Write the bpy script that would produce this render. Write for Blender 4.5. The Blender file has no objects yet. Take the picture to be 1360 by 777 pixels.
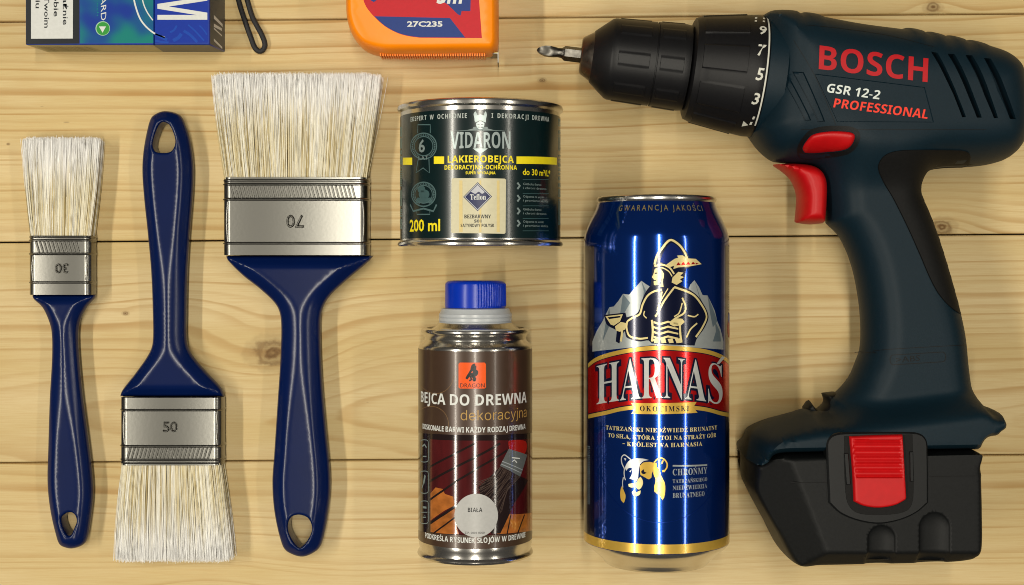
import bpy, bmesh, math, random, os
import numpy as np
from mathutils import Vector
from mathutils.geometry import delaunay_2d_cdt, tessellate_polygon
random.seed(7); RNG = np.random.default_rng(7)
sc = bpy.context.scene
COL = sc.collection

# ------------------------------------------------------------------ camera, light, exposure
K = 0.001                       # everything below is written in millimetres
H, F, PX, PY = 666.0, 1836.0, 680.0, 350.0
cam_d = bpy.data.cameras.new('camera'); cam = bpy.data.objects.new('camera', cam_d); COL.objects.link(cam)
cam.location = (0, 0, H*K)
cam_d.sensor_width = 36.0; cam_d.lens = F/1360*36.0
cam_d.shift_y = -(388.5-PY)/1360
cam_d.clip_start = 0.02; cam_d.clip_end = 20
sc.camera = cam

world = bpy.data.worlds.new('World'); sc.world = world; world.use_nodes = True
bgn = world.node_tree.nodes['Background']
bgn.inputs[0].default_value = (1.0, 0.93, 0.82, 1); bgn.inputs[1].default_value = 0.06
def strip_lamp(x, power, w=0.07, length=1.7, y=-0.05, z=1.75):
    d = bpy.data.lights.new('ceiling_tube', 'AREA'); d.shape = 'RECTANGLE'; d.size = w; d.size_y = length
    d.energy = power; d.color = (1.0, 0.935, 0.80)
    o = bpy.data.objects.new('ceiling_tube', d); COL.objects.link(o); o.location = (x, y, z)
    v = Vector((x, 0, z)); o.rotation_euler = (0, math.atan2(x, z), 0)
strip_lamp(-1.36, 26.0); strip_lamp(0.02, 22.5); strip_lamp(1.5, 9.0)
sc.cycles.filter_width = 1.0
vs = sc.view_settings
vs.view_transform = 'Standard'; vs.look = 'None'; vs.exposure = 0.0; vs.gamma = 1.0

# ------------------------------------------------------------------ helpers
def W(px, py, z=0.0):
    return ((px-PX)*(H-z)/F, (PY-py)*(H-z)/F)
def srgb(r, g, b):
    def f(c):
        c /= 255.0
        return c/12.92 if c <= 0.04045 else ((c+0.055)/1.055)**2.4
    return (f(r), f(g), f(b), 1)
def mat(name, col, rough=0.5, metal=0.0, coat=0.0, spec=0.5, noise=0.0, nscale=400, bump=0.0, bscale=2500, rvar=0.0, aniso=0.0, trans=0.0, streak=None, crough=0.12):
    m = bpy.data.materials.new(name); m.use_nodes = True
    nt = m.node_tree; b = nt.nodes['Principled BSDF']
    if len(col) == 3: col = (*col, 1)
    b.inputs['Base Color'].default_value = col; b.inputs['Roughness'].default_value = rough
    b.inputs['Metallic'].default_value = metal; b.inputs['Coat Weight'].default_value = coat
    b.inputs['Coat Roughness'].default_value = crough
    b.inputs['Specular IOR Level'].default_value = spec
    if trans: b.inputs['Transmission Weight'].default_value = trans
    tc = nt.nodes.new('ShaderNodeTexCoord'); out = tc.outputs['Object']
    if streak:
        mp = nt.nodes.new('ShaderNodeMapping'); mp.inputs['Scale'].default_value = streak; nt.links.new(out, mp.inputs[0]); out = mp.outputs[0]
    if noise or rvar:
        n = nt.nodes.new('ShaderNodeTexNoise'); n.inputs['Scale'].default_value = nscale; n.inputs['Detail'].default_value = 4
        nt.links.new(out, n.inputs['Vector'])
        if noise:
            h = nt.nodes.new('ShaderNodeHueSaturation'); h.inputs['Color'].default_value = col
            mr = nt.nodes.new('ShaderNodeMapRange'); mr.inputs[1].default_value = .3; mr.inputs[2].default_value = .7
            mr.inputs[3].default_value = 1-noise; mr.inputs[4].default_value = 1+noise
            nt.links.new(n.outputs[0], mr.inputs[0]); nt.links.new(mr.outputs[0], h.inputs['Value']); nt.links.new(h.outputs[0], b.inputs['Base Color'])
        if rvar:
            mr = nt.nodes.new('ShaderNodeMapRange'); mr.inputs[1].default_value = .3; mr.inputs[2].default_value = .7
            mr.inputs[3].default_value = max(0, rough-rvar); mr.inputs[4].default_value = rough+rvar
            nt.links.new(n.outputs[0], mr.inputs[0]); nt.links.new(mr.outputs[0], b.inputs['Roughness'])
    if bump:
        n2 = nt.nodes.new('ShaderNodeTexNoise'); n2.inputs['Scale'].default_value = bscale; n2.inputs['Detail'].default_value = 2
        nt.links.new(out, n2.inputs['Vector'])
        bp = nt.nodes.new('ShaderNodeBump'); bp.inputs['Strength'].default_value = bump; bp.inputs['Distance'].default_value = 0.0003
        nt.links.new(n2.outputs[0], bp.inputs['Height']); nt.links.new(bp.outputs[0], b.inputs['Normal'])
    return m

class Thing:
    """an Empty at the thing's base; parts are meshes parented to it (or to another part)"""
    def __init__(s, name, label, cat, at, group=None, kind=None):
        o = bpy.data.objects.new(name, None); COL.objects.link(o)
        o.empty_display_size = 0.01
        o.location = (at[0]*K, at[1]*K, at[2]*K if len(at) > 2 else 0)
        if label: o['label'] = label
        if cat: o['category'] = cat
        if group: o['group'] = group
        if kind: o['kind'] = kind
        s.o = o; s.at = np.array([at[0], at[1], at[2] if len(at) > 2 else 0.0])
def part(thing, name, verts, faces, m, parent=None, smooth=35, label=None, kind=None):
    v = np.asarray(verts, float) - thing.at
    me = bpy.data.meshes.new(name)
    me.from_pydata((v*K).tolist(), [], [tuple(int(i) for i in f) for f in faces])
    me.materials.append(m)
    if smooth:
        me.polygons.foreach_set('use_smooth', [True]*len(me.polygons))
        me.set_sharp_from_angle(angle=math.radians(smooth))
    me.update()
    o = bpy.data.objects.new(name, me); COL.objects.link(o)
    o.parent = parent if parent is not None else thing.o
    if label: o['label'] = label
    if kind: o['kind'] = kind
    return o
def join(parts):
    V, Fc = [], []; n = 0
    for v, f in parts:
        V.append(np.asarray(v, float)); Fc += [tuple(i+n for i in q) for q in f]; n += len(v)
    return np.vstack(V), Fc

# ---- 2-D curves
def spline(pts, step=1.0, closed=True):
    """Catmull-Rom through (x, y) points; a third element 'c' makes that point a corner"""
    P = [np.array(p[:2], float) for p in pts]; C = [len(p) > 2 for p in pts]; n = len(P)
    out = []
    for i in range(n if closed else n-1):
        j = (i+1) % n
        p1, p2 = P[i], P[j]
        p0 = P[i-1] if (closed or i > 0) and not C[i] else 2*p1-p2
        p3 = P[(j+1) % n] if (closed or j < n-1) and not C[j] else 2*p2-p1
        L = np.linalg.norm(p2-p1); k = max(1, int(round(L/step)))
        m1 = (p2-p0)*L/max(1e-6, (np.linalg.norm(p1-p0)+L)); m2 = (p3-p1)*L/max(1e-6, (np.linalg.norm(p3-p2)+L))
        for t in np.arange(k)/k:
            h1 = 2*t**3-3*t**2+1; h2 = t**3-2*t**2+t; h3 = -2*t**3+3*t**2; h4 = t**3-t**2
            out.append(h1*p1+h2*m1+h3*p2+h4*m2)
    if not closed: out.append(P[-1])
    return np.array(out)
def area2(p): x, y = p[:, 0], p[:, 1]; return 0.5*np.sum(x*np.roll(y, -1)-np.roll(x, -1)*y)
def inside(p, poly):
    x, y = p[:, 0], p[:, 1]; r = np.zeros(len(p), bool)
    a = poly; b = np.roll(poly, -1, 0)
    for (x1, y1), (x2, y2) in zip(a, b):
        if y1 == y2: continue
        c = ((y1 > y) != (y2 > y)) & (x < (x2-x1)*(y-y1)/(y2-y1)+x1)
        r ^= c
    return r
def dist_seg(p, loops, closed=True):
    d = np.full(len(p), 1e9)
    for L in loops:
        a = L; b = np.roll(L, -1, 0)
        if not closed: a, b = a[:-1], b[:-1]
        for A, B in zip(a, b):
            ab = B-A; q = ab@ab
            if q < 1e-12: continue
            t = np.clip(((p-A)@ab)/q, 0, 1)
            d = np.minimum(d, np.hypot(p[:, 0]-A[0]-t*ab[0], p[:, 1]-A[1]-t*ab[1]))
    return d
def sdist(p, loops):
    p = np.asarray(p, float); ins = inside(p, loops[0])
    for h in loops[1:]: ins &= ~inside(p, h)
    return np.where(ins, dist_seg(p, loops), 0.0)
def sstep(a, b, x): t = np.clip((x-a)/(b-a), 0, 1); return t*t*(3-2*t)
def dome(d, w, p=2.2): t = np.clip(d/w, 0, 1); return (1-(1-t)**p)**(1/p)
def grow(loop, off):
    """offset a closed loop outwards by off"""
    if area2(loop) < 0: loop = loop[::-1]
    t = np.roll(loop, -1, 0)-np.roll(loop, 1, 0); t /= np.maximum(1e-9, np.linalg.norm(t, axis=1))[:, None]
    return loop+off*np.c_[t[:, 1], -t[:, 0]]
def tri_region(loops, step, rings=(), feats=()):
    """constrained triangulation of a region with holes: inner rings near the border, a grid inside, feature lines"""
    pts = [L for L in loops]; edges = []; n = 0
    for L in loops:
        k = len(L); edges += [(n+i, n+(i+1) % k) for i in range(k)]; n += k
    extra = []
    for r in rings:
        for i, L in enumerate(loops):
            q = grow(L, -r if i == 0 else r); d = sdist(q, loops); extra.append(q[d > r*0.85])
    for f in feats:
        ok = sdist(f, loops) > 0.15
        if ok.all():
            pts = pts+[f]; k = len(f); edges += [(n+i, n+(i+1) % k) for i in range(k)]; n += k
        else: extra.append(f[ok])
    lo, hi = loops[0].min(0), loops[0].max(0)
    gx, gy = np.meshgrid(np.arange(lo[0], hi[0], step), np.arange(lo[1], hi[1], step*0.87))
    gx[::2] += step/2
    g = np.c_[gx.ravel(), gy.ravel()]; g = g[sdist(g, loops) > (max(rings)+step*0.6 if rings else step*0.6)]
    allp = np.vstack(pts+extra+[g])
    r = delaunay_2d_cdt([Vector(p) for p in allp], edges, [], 0, 1e-4)
    v = np.array([tuple(p) for p in r[0]]); t = np.array(r[2])
    c = v[t].mean(1); ins = inside(c, loops[0])
    for h in loops[1:]: ins &= ~inside(c, h)
    t = t[ins]
    a = v[t]; cr = (a[:, 1, 0]-a[:, 0, 0])*(a[:, 2, 1]-a[:, 0, 1])-(a[:, 1, 1]-a[:, 0, 1])*(a[:, 2, 0]-a[:, 0, 0])
    t[cr < 0] = t[cr < 0][:, ::-1]
    return v, t[np.abs(cr) > 1e-9]
def border(t):
    from collections import Counter
    c = set()
    for a, b, d in t:
        for e in ((a, b), (b, d), (d, a)):
            if (e[1], e[0]) in c: c.discard((e[1], e[0]))
            else: c.add(e)
    return c
def inflate(loops, ztop, zbot, step=1.5, rings=(0.12, 0.4, 0.9, 1.7, 2.8), feats=()):
    """solid between two height functions of (points, distance to the border)"""
    v, t = tri_region(loops, step, rings, feats)
    d = sdist(v, loops); n = len(v)
    b = dist_seg(v, loops) < 1e-4; d[b] = 0
    zt, zb = ztop(v, d), zbot(v, d)
    V = np.vstack([np.c_[v, zt], np.c_[v, zb]])
    Fc = [tuple(x) for x in t]+[(x[2]+n, x[1]+n, x[0]+n) for x in t]
    Fc += [(a, a+n, b+n, b) for a, b in border(t)]
    Fc2 = []
    for f in Fc: Fc2.append(f if len(f) == 3 else (f[3], f[2], f[1], f[0])[::-1])
    return V, Fc2
def pxloop(pts, z, step=0.8):
    return spline([(*W(p[0], p[1], z), *p[2:]) for p in pts], step)

# ---- solids
def lathe(A, ax, up, side, prof, seg=96, rmod=None, caps=True):
    """revolve profile [(s, r)] about the axis from A along ax; angle 0 points up"""
    A, ax, up, side = (np.array(q, float) for q in (A, ax, up, side))
    V = []; Fc = []
    for i, (s, r) in enumerate(prof):
        for k in range(seg):
            a = 2*math.pi*k/seg; rr = r if rmod is None else rmod(s, a, r)
            V.append(A+s*ax+rr*(math.cos(a)*up+math.sin(a)*side))
    for i in range(len(prof)-1):
        for k in range(seg):
            k2 = (k+1) % seg
            Fc.append((i*seg+k, i*seg+k2, (i+1)*seg+k2, (i+1)*seg+k))
    if caps:
        Fc.append(tuple(range(seg))[::-1]); Fc.append(tuple((len(prof)-1)*seg+k for k in range(seg)))
    return np.array(V), Fc
def can_lathe(xc, zc, prof, seg=96, rmod=None, caps=True):
    # along +y, angle 0 up (+z), growing angle towards +x
    return lathe((xc, 0, zc), (0, 1, 0), (0, 0, 1), (1, 0, 0), prof, seg, rmod, caps)
def box(x0, x1, y0, y1, z0, z1):
    v = [(x, y, z) for z in (z0, z1) for y in (y0, y1) for x in (x0, x1)]
    return np.array(v, float), [(0, 2, 3, 1), (4, 5, 7, 6), (0, 1, 5, 4), (2, 6, 7, 3), (0, 4, 6, 2), (1, 3, 7, 5)]
def tube(path, r, seg=8, closed=False):
    P = np.array(path, float); n = len(P); V = []; Fc = []
    rr = np.broadcast_to(np.asarray(r, float), (n,))
    up = np.array([0, 0, 1.0])
    for i in range(n):
        t = P[(i+1) % n if closed else min(i+1, n-1)]-P[i-1 if (closed or i > 0) else 0]; t /= np.linalg.norm(t)
        a = np.cross(t, up); a /= max(1e-9, np.linalg.norm(a)); b = np.cross(a, t)
        for k in range(seg):
            q = 2*math.pi*k/seg; V.append(P[i]+rr[i]*(math.cos(q)*a+math.sin(q)*b))
    for i in range(n if closed else n-1):
        j = (i+1) % n
        for k in range(seg):
            k2 = (k+1) % seg; Fc.append((i*seg+k, j*seg+k, j*seg+k2, i*seg+k2))
    if not closed:
        Fc.append(tuple(range(seg))); Fc.append(tuple((n-1)*seg+k for k in range(seg))[::-1])
    return np.array(V), Fc
def frustum(poly, z0, z1, inset):
    """thin raised plate: polygon at z0, inset polygon at z1 (poly 2-D, ccw)"""
    if area2(poly) < 0: poly = poly[::-1]
    q = grow(poly, -inset); n = len(poly)
    V = np.vstack([np.c_[poly, np.full(n, z0)], np.c_[poly, np.full(n, z1-inset)], np.c_[q, np.full(n, z1)]])
    Fc = [tuple(range(n))[::-1]]
    for l in (0, 1):
        Fc += [(l*n+i, l*n+(i+1) % n, (l+1)*n+(i+1) % n, (l+1)*n+i) for i in range(n)]
    tr = tessellate_polygon([[Vector((*p, 0)) for p in q]])
    for a in tr:
        p = q[list(a)]; c = (p[1, 0]-p[0, 0])*(p[2, 1]-p[0, 1])-(p[1, 1]-p[0, 1])*(p[2, 0]-p[0, 0])
        Fc.append(tuple(2*n+i for i in (a if c > 0 else a[::-1])))
    return V, Fc

# ---- lettering and flat print
FD = os.path.join(bpy.utils.system_resource('DATAFILES'), 'fonts')
FONTS = {'sans': None}
for key, fn in (('inter', 'Inter.woff2'), ('math', 'NotoSansMath-Regular.woff2'), ('cjk', 'Noto Sans CJK Regular.woff2')):
    try: FONTS[key] = bpy.data.fonts.load(os.path.join(FD, fn))
    except Exception: FONTS[key] = None
def serif(s):
    r = ''
    for c in s:
        if 'A' <= c <= 'Z': r += chr(0x1D400+ord(c)-65)
        elif 'a' <= c <= 'z': r += chr(0x1D41A+ord(c)-97)
        else: r += c
    return r if FONTS['math'] else s
def sansb(s):
    """heavy grotesque capitals, small letters and digits"""
    if not FONTS['math']: return s
    r = ''
    for c in s:
        if 'A' <= c <= 'Z': r += chr(0x1D5D4+ord(c)-65)
        elif 'a' <= c <= 'z': r += chr(0x1D5EE+ord(c)-97)
        elif '0' <= c <= '9': r += chr(0x1D7EC+ord(c)-48)
        else: r += c
    return r
def text2d(s, font='sans', bold=0.0, shear=0.0, space=1.0, res=2, extrude=0.0, bevel=0.0):
    """letters as a mesh, cap height 1, starting at x = 0, baseline y = 0"""
    def make(body):
        c = bpy.data.curves.new('lettering', 'FONT'); c.body = body; c.size = 1.0
        if FONTS.get(font): c.font = FONTS[font]
        c.offset = bold; c.shear = shear; c.space_character = space; c.resolution_u = res
        c.extrude = extrude; c.bevel_depth = bevel; c.bevel_resolution = 1
        o = bpy.data.objects.new('lettering', c); me = o.to_mesh()
        v = np.array([tuple(q.co) for q in me.vertices]); f = [tuple(p.vertices) for p in me.polygons]
        o.to_mesh_clear(); bpy.data.objects.remove(o); bpy.data.curves.remove(c)
        return v, f
    v, f = make(s)
    cap = make(serif('H') if font == 'math' else 'H')[0][:, 1]; h = cap.max()-cap.min(); base = cap.min()
    v[:, 1] -= base; v[:, 0] -= v[:, 0].min(); v /= h
    return v, f
ACC = {'Ż': ('Z', 'dot'), 'Ź': ('Z', 'acute'), 'Ś': ('S', 'acute'), 'Ń': ('N', 'acute'), 'Ó': ('O', 'acute'), 'Ć': ('C', 'acute'), 'Ł': ('L', 'bar'), 'Ę': ('E', 'tail'), 'Ą': ('A', 'tail')}
_GL = {}
def polish(s, style, gap=0.13, blank=0.42):
    """heavy capitals set letter by letter, with their Polish marks"""
    V, Fc, n, x = [], [], 0, 0.0
    def add(v, f):
        nonlocal n
        V.append(np.asarray(v, float)); Fc.extend(tuple(i+n for i in q) for q in f); n += len(v)
    for ch in s:
        if ch == ' ': x += blank; continue
        if ch == '–': add([(x, .42), (x+.62, .42), (x+.62, .55), (x, .55)], [(0, 1, 2, 3)]); x += .62+gap; continue
        b, mk_ = ACC.get(ch, (ch, None))
        if (style, b) not in _GL: _GL[style, b] = text2d(style(b), font='math')
        v, f = _GL[style, b]
        v = v[:, :2].copy(); w = v[:, 0].max(); v[:, 0] += x; c = x+w/2
        if ch in ',.': v[:, 1] -= v[:, 1].min()+(.18 if ch == ',' else 0)
        add(v, f)
        q = [(0, 1, 2, 3)]
        if mk_ == 'acute': add([(c-.10, 1.08), (c+.05, 1.08), (c+.22, 1.32), (c+.04, 1.32)], q)
        if mk_ == 'dot': add([(c-.09, 1.10), (c+.09, 1.10), (c+.09, 1.28), (c-.09, 1.28)], q)
        if mk_ == 'bar': add([(x-.10, .32), (x+.36, .56), (x+.36, .70), (x-.10, .46)], q)
        if mk_ == 'tail': add([(x+w-.22, 0), (x+w-.06, 0), (x+w-.02, -.2), (x+w-.18, -.2)], q)
        x += w+gap
    return np.vstack(V), Fc
def fit_text(s, x0, x1, y0, y1, **kw):
    """stretch lettering so it runs from x0 to x1 with capitals from baseline y0 up to y1"""
    v, f = polish(s, **kw) if 'style' in kw else text2d(s, **kw)
    w = v[:, 0].max()
    u = v[:, 0]/w*(x1-x0)+x0; t = y0+v[:, 1]*(y1-y0)
    return np.c_[u, t], f
def poly_fill(outer, holes=()):
    loops = [outer]+list(holes)
    tr = tessellate_polygon([[Vector((p[0], p[1], 0)) for p in L] for L in loops])
    return np.vstack(loops), [tuple(t) for t in tr]
def ellipse(cx, cy, rx, ry, n=40, a0=0, a1=2*math.pi):
    a = np.linspace(a0, a1, n, endpoint=abs(a1-a0) < 6.28); return np.c_[cx+rx*np.cos(a), cy+ry*np.sin(a)]
def stroke(pts, w, closed=False, smooth=None):
    """a band of width w along a 2-D path, as quads"""
    P = np.asarray(pts, float) if smooth is None else spline(pts, smooth, closed); n = len(P)
    t = (np.roll(P, -1, 0)-np.roll(P, 1, 0)) if closed else np.gradient(P, axis=0)
    t /= np.maximum(1e-9, np.linalg.norm(t, axis=1))[:, None]; nn = np.c_[-t[:, 1], t[:, 0]]
    ww = np.broadcast_to(np.asarray(w, float), (n,))[:, None]/2
    V = np.vstack([P+nn*ww, P-nn*ww]); m = n if closed else n-1
    return V, [(i, (i+1) % n, n+(i+1) % n, n+i) for i in range(m)]
def cut_cols(v, f, step):
    """slice faces on vertical lines so that print can bend round a can"""
    bm = bmesh.new()
    vs_ = [bm.verts.new((p[0], p[1], 0)) for p in v]
    for q in f:
        try: bm.faces.new([vs_[i] for i in q])
        except ValueError: pass
    x0, x1 = v[:, 0].min(), v[:, 0].max()
    x = math.floor(x0/step)*step+step
    while x < x1:
        bmesh.ops.bisect_plane(bm, geom=bm.verts[:]+bm.edges[:]+bm.faces[:], plane_co=(x, 0, 0), plane_no=(1, 0, 0), dist=1e-6); x += step
    bm.verts.index_update()
    v2 = np.array([tuple(p.co)[:2] for p in bm.verts]); f2 = [tuple(p.index for p in q.verts) for q in bm.faces]
    bm.free(); return v2, f2
def face_up(V, Fc, ref):
    """turn faces so their normals point along ref(centre)"""
    out = []
    for q in Fc:
        p = V[list(q)]; n = np.cross(p[1]-p[0], p[2]-p[0])
        if np.linalg.norm(n) < 1e-12 and len(q) > 3: n = np.cross(p[2]-p[0], p[3]-p[0])
        out.append(q if n@ref(p.mean(0)) >= 0 else q[::-1])
    return out
class Cyl:
    """a lying can: axis along y at (xc, zc); print is laid out in (arc, y)"""
    def __init__(s, xc, zc, R, tilt=0.0): s.xc, s.zc, s.R = xc, zc, R
    def px(s, px, py):
        ax, ay = (px-PX)/F, (PY-py)/F
        A = ax*ax+1; B = -2*(ax*s.xc+(H-s.zc)); C = s.xc**2+(H-s.zc)**2-s.R**2
        D = B*B-4*A*C; t = (-B-math.sqrt(max(D, 0)))/(2*A)
        x, y, z = ax*t, ay*t, H-t
        return (s.R*math.atan2(x-s.xc, z-s.zc), y)
    def loop(s, pts, step=0.8): return spline([(*s.px(p[0], p[1]), *p[2:]) for p in pts], step)
    def raw(s, pts): return np.array([s.px(*p) for p in pts])
    def wrap(s, v, off):
        a = v[:, 0]/s.R; r = s.R+off
        return np.c_[s.xc+r*np.sin(a), v[:, 1], s.zc+r*np.cos(a)]
    def put(s, thing, name, vf, off, m, parent=None, step=2.0, **kw):
        v, f = vf if isinstance(vf, tuple) else poly_fill(vf)
        v, f = cut_cols(np.asarray(v)[:, :2], f, step); V = s.wrap(v, off)
        f = face_up(V, f, lambda c: np.array([c[0]-s.xc, 0, c[2]-s.zc]))
        return part(thing, name, V, f, m, parent, smooth=60, **kw)
    def text(s, thing, name, string, x0, x1, yb, yt, off, m, parent=None, **kw):
        """lettering fitted between picture columns x0..x1, baseline row yb, capital row yt"""
        xm = (x0+x1)/2
        a, b = s.px(x0, yb)[0], s.px(x1, yb)[0]; y0, y1 = s.px(xm, yb)[1], s.px(xm, yt)[1]
        return s.put(thing, name, fit_text(string, a, b, y0, y1, **kw), off, m, parent)
def flat(thing, name, vf, z, m, parent=None, **kw):
    v, f = vf if isinstance(vf, tuple) else poly_fill(vf)
    V = np.c_[np.asarray(v)[:, :2], np.full(len(v), z)]
    return part(thing, name, V, face_up(V, f, lambda c: np.array([0, 0, 1.0])), m, parent, smooth=0, **kw)
def flat_text(thing, name, string, x0, x1, yb, yt, z, m, parent=None, **kw):
    a, b = W(x0, yb, z), W(x1, yt, z)
    return flat(thing, name, fit_text(string, a[0], b[0], a[1], b[1], **kw), z, m, parent)
# ------------------------------------------------------------------ the table: pine planks
class NT:
    def __init__(s, nt): s.nt = nt
    def m(s, op, a, b=None, c=None):
        n = s.nt.nodes.new('ShaderNodeMath'); n.operation = op
        for i, v in enumerate((a, b, c)):
            if v is None: continue
            if isinstance(v, (int, float)): n.inputs[i].default_value = v
            else: s.nt.links.new(v, n.inputs[i])
        return n.outputs[0]
    def vec(s, x, y, z):
        n = s.nt.nodes.new('ShaderNodeCombineXYZ')
        for i, v in enumerate((x, y, z)):
            if isinstance(v, (int, float)): n.inputs[i].default_value = v
            else: s.nt.links.new(v, n.inputs[i])
        return n.outputs[0]
    def noise(s, v, scale=1.0, detail=2.0, rough=0.5):
        n = s.nt.nodes.new('ShaderNodeTexNoise'); n.inputs['Scale'].default_value = scale; n.inputs['Detail'].default_value = detail
        n.inputs['Roughness'].default_value = rough; s.nt.links.new(v, n.inputs['Vector']); return n.outputs[0]
    def ss(s, x, a, b, lo=0.0, hi=1.0):
        n = s.nt.nodes.new('ShaderNodeMapRange'); n.interpolation_type = 'SMOOTHSTEP'
        n.inputs[1].default_value = a; n.inputs[2].default_value = b; n.inputs[3].default_value = lo; n.inputs[4].default_value = hi
        s.nt.links.new(x, n.inputs[0]); return n.outputs[0]
    def mix(s, f, a, b, mode='MIX'):
        n = s.nt.nodes.new('ShaderNodeMix'); n.data_type = 'RGBA'; n.blend_type = mode
        for i, v in ((0, f), (6, a), (7, b)):
            if isinstance(v, (int, float)): n.inputs[i].default_value = v
            elif isinstance(v, tuple): n.inputs[i].default_value = v if len(v) == 4 else (*v, 1)
            else: s.nt.links.new(v, n.inputs[i])
        return n.outputs[2]
def wood(name, seed, y0, depth, slope, spacing, knots=(), tone=1.0, wob=1.0, contrast=1.0):
    """flat-sawn pine: rings round a pith line that runs at y0, depth (+ slope * x) under the face; knots bend them"""
    m = bpy.data.materials.new(name); m.use_nodes = True; nt = m.node_tree; N = NT(nt); b = nt.nodes['Principled BSDF']
    tc = nt.nodes.new('ShaderNodeTexCoord'); sp = nt.nodes.new('ShaderNodeSeparateXYZ'); nt.links.new(tc.outputs['Object'], sp.inputs[0])
    x = N.m('MULTIPLY', sp.outputs[0], 1000.0); y = N.m('MULTIPLY', sp.outputs[1], 1000.0); z = N.m('MULTIPLY', sp.outputs[2], 1000.0)
    w1 = N.noise(N.vec(N.m('MULTIPLY', x, 0.0045), N.m('MULTIPLY', y, 0.008), seed*3.7), 1.0, 2)
    w2 = N.noise(N.vec(N.m('MULTIPLY', x, 0.006), N.m('MULTIPLY', y, 0.02), seed*9.1+5), 1.0, 1)
    w3 = N.noise(N.vec(N.m('MULTIPLY', x, 0.012), N.m('MULTIPLY', y, 0.22), seed*1.3+9), 1.0, 3)
    yy = N.m('ADD', N.m('SUBTRACT', y, y0), N.m('MULTIPLY', N.m('SUBTRACT', w1, 0.5), 14.0*wob))
    dd = N.m('ADD', N.m('ADD', N.m('MULTIPLY_ADD', x, slope, depth), N.m('MULTIPLY', z, -1.0)), N.m('MULTIPLY', N.m('SUBTRACT', w2, 0.5), 26.0*wob))
    r = N.m('SQRT', N.m('ADD', N.m('MULTIPLY', yy, yy), N.m('MULTIPLY', dd, dd)))
    core = None
    for (kx, ky, a, amp) in knots:
        dx = N.m('SUBTRACT', x, kx); dy = N.m('SUBTRACT', y, ky)
        kn = N.noise(N.vec(N.m('MULTIPLY', dx, 0.25), N.m('MULTIPLY', dy, 0.25), seed+kx), 1.0, 3)
        q2 = N.m('ADD', N.m('POWER', N.m('DIVIDE', dx, 1.5), 2.0), N.m('POWER', dy, 2.0))
        q = N.m('ADD', N.m('SQRT', q2), N.m('MULTIPLY', N.m('SUBTRACT', kn, 0.5), a*.55))
        g = N.m('EXPONENT', N.m('MULTIPLY', q2, -1.0/(a*2.6)**2))
        r = N.m('ADD', r, N.m('MULTIPLY', g, amp))
        c = N.ss(q, a*0.45, a*1.15, 1.0, 0.0)
        rg = N.m('MULTIPLY_ADD', N.m('SINE', N.m('MULTIPLY', q, 7.5/a*2)), 0.22, 0.72)
        c = N.m('MULTIPLY', c, N.m('MULTIPLY', rg, N.ss(q, a*.2, a*.75, 1.0, .62)))
        core = c if core is None else N.m('MAXIMUM', core, c)
    ph = N.m('ADD', N.m('DIVIDE', r, spacing), N.m('MULTIPLY', w3, 0.30))
    # uneven ring widths
    wn = nt.nodes.new('ShaderNodeTexNoise'); wn.noise_dimensions = '1D'; wn.inputs['Scale'].default_value = 0.35; wn.inputs['Detail'].default_value = 1
    nt.links.new(ph, wn.inputs['W']); ph = N.m('ADD', ph, N.m('MULTIPLY', wn.outputs[0], 3.0))
    f = N.m('FRACT', ph)
    line = N.m('MULTIPLY', N.ss(f, 0.48, 0.86), N.ss(f, 0.88, 1.0, 1.0, 0.0))
    wh = nt.nodes.new('ShaderNodeTexWhiteNoise'); wh.noise_dimensions = '1D'; nt.links.new(N.m('FLOOR', ph), wh.inputs['W'])
    line = N.m('MULTIPLY', line, N.m('MULTIPLY_ADD', wh.outputs[0], 0.75, 0.25))
    fade = N.noise(N.vec(N.m('MULTIPLY', x, 0.012), N.m('MULTIPLY', y, 0.03), seed*5.0), 1.0, 2)
    line = N.m('MULTIPLY', line, N.ss(fade, 0.3, 0.7, 0.45*contrast, 1.0*contrast))
    fib = N.noise(N.vec(N.m('MULTIPLY', x, 0.05), N.m('MULTIPLY', y, 3.2), N.m('MULTIPLY', z, 3.2)), 1.0, 4, 0.65)
    fleck = N.noise(N.vec(N.m('MULTIPLY', x, 0.55), N.m('MULTIPLY', y, 2.4), seed), 1.0, 3, 0.6)
    big = N.noise(N.vec(N.m('MULTIPLY', x, 0.008), N.m('MULTIPLY', y, 0.035), seed*2.2), 1.0, 3)
    t = tone
    early = N.mix(N.ss(big, 0.3, 0.7), (0.63*t, 0.505*t, 0.275*t), (0.56*t, 0.43*t, 0.20*t))
    col = N.mix(line, early, (0.37*t, 0.205*t, 0.058*t))
    col = N.mix(N.ss(fib, 0.35, 0.75, 0.0, 0.38), col, (0.45*t, 0.25*t, 0.085*t))
    col = N.mix(N.ss(fleck, 0.66, 0.86, 0.0, 0.35), col, (0.33*t, 0.18*t, 0.06*t))
    dk = N.noise(N.vec(N.m('MULTIPLY', x, 0.11), N.m('MULTIPLY', y, 0.55), seed*7.7), 1.0, 1)
    col = N.mix(N.ss(dk, 0.80, 0.85, 0.0, 0.5), col, (0.16, 0.085, 0.035))      # short resin streaks
    if core is not None:
        kc = N.mix(N.noise(tc.outputs['Object'], 900, 2), (0.19, 0.095, 0.025), (0.09, 0.042, 0.013))
        col = N.mix(core, col, kc)
    nt.links.new(col, b.inputs['Base Color'])
    nt.links.new(N.ss(fib, 0.3, 0.7, 0.46, 0.60), b.inputs['Roughness'])
    b.inputs['Specular IOR Level'].default_value = 0.2
    bp = nt.nodes.new('ShaderNodeBump'); bp.inputs['Strength'].default_value = 0.35; bp.inputs['Distance'].default_value = 0.00025
    nt.links.new(N.m('ADD', fib, N.m('MULTIPLY', line, 0.7)), bp.inputs['Height']); nt.links.new(bp.outputs[0], b.inputs['Normal'])
    return m
PITCH = 293*H/F; Y2 = (PY-316.5)*H/F
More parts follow.
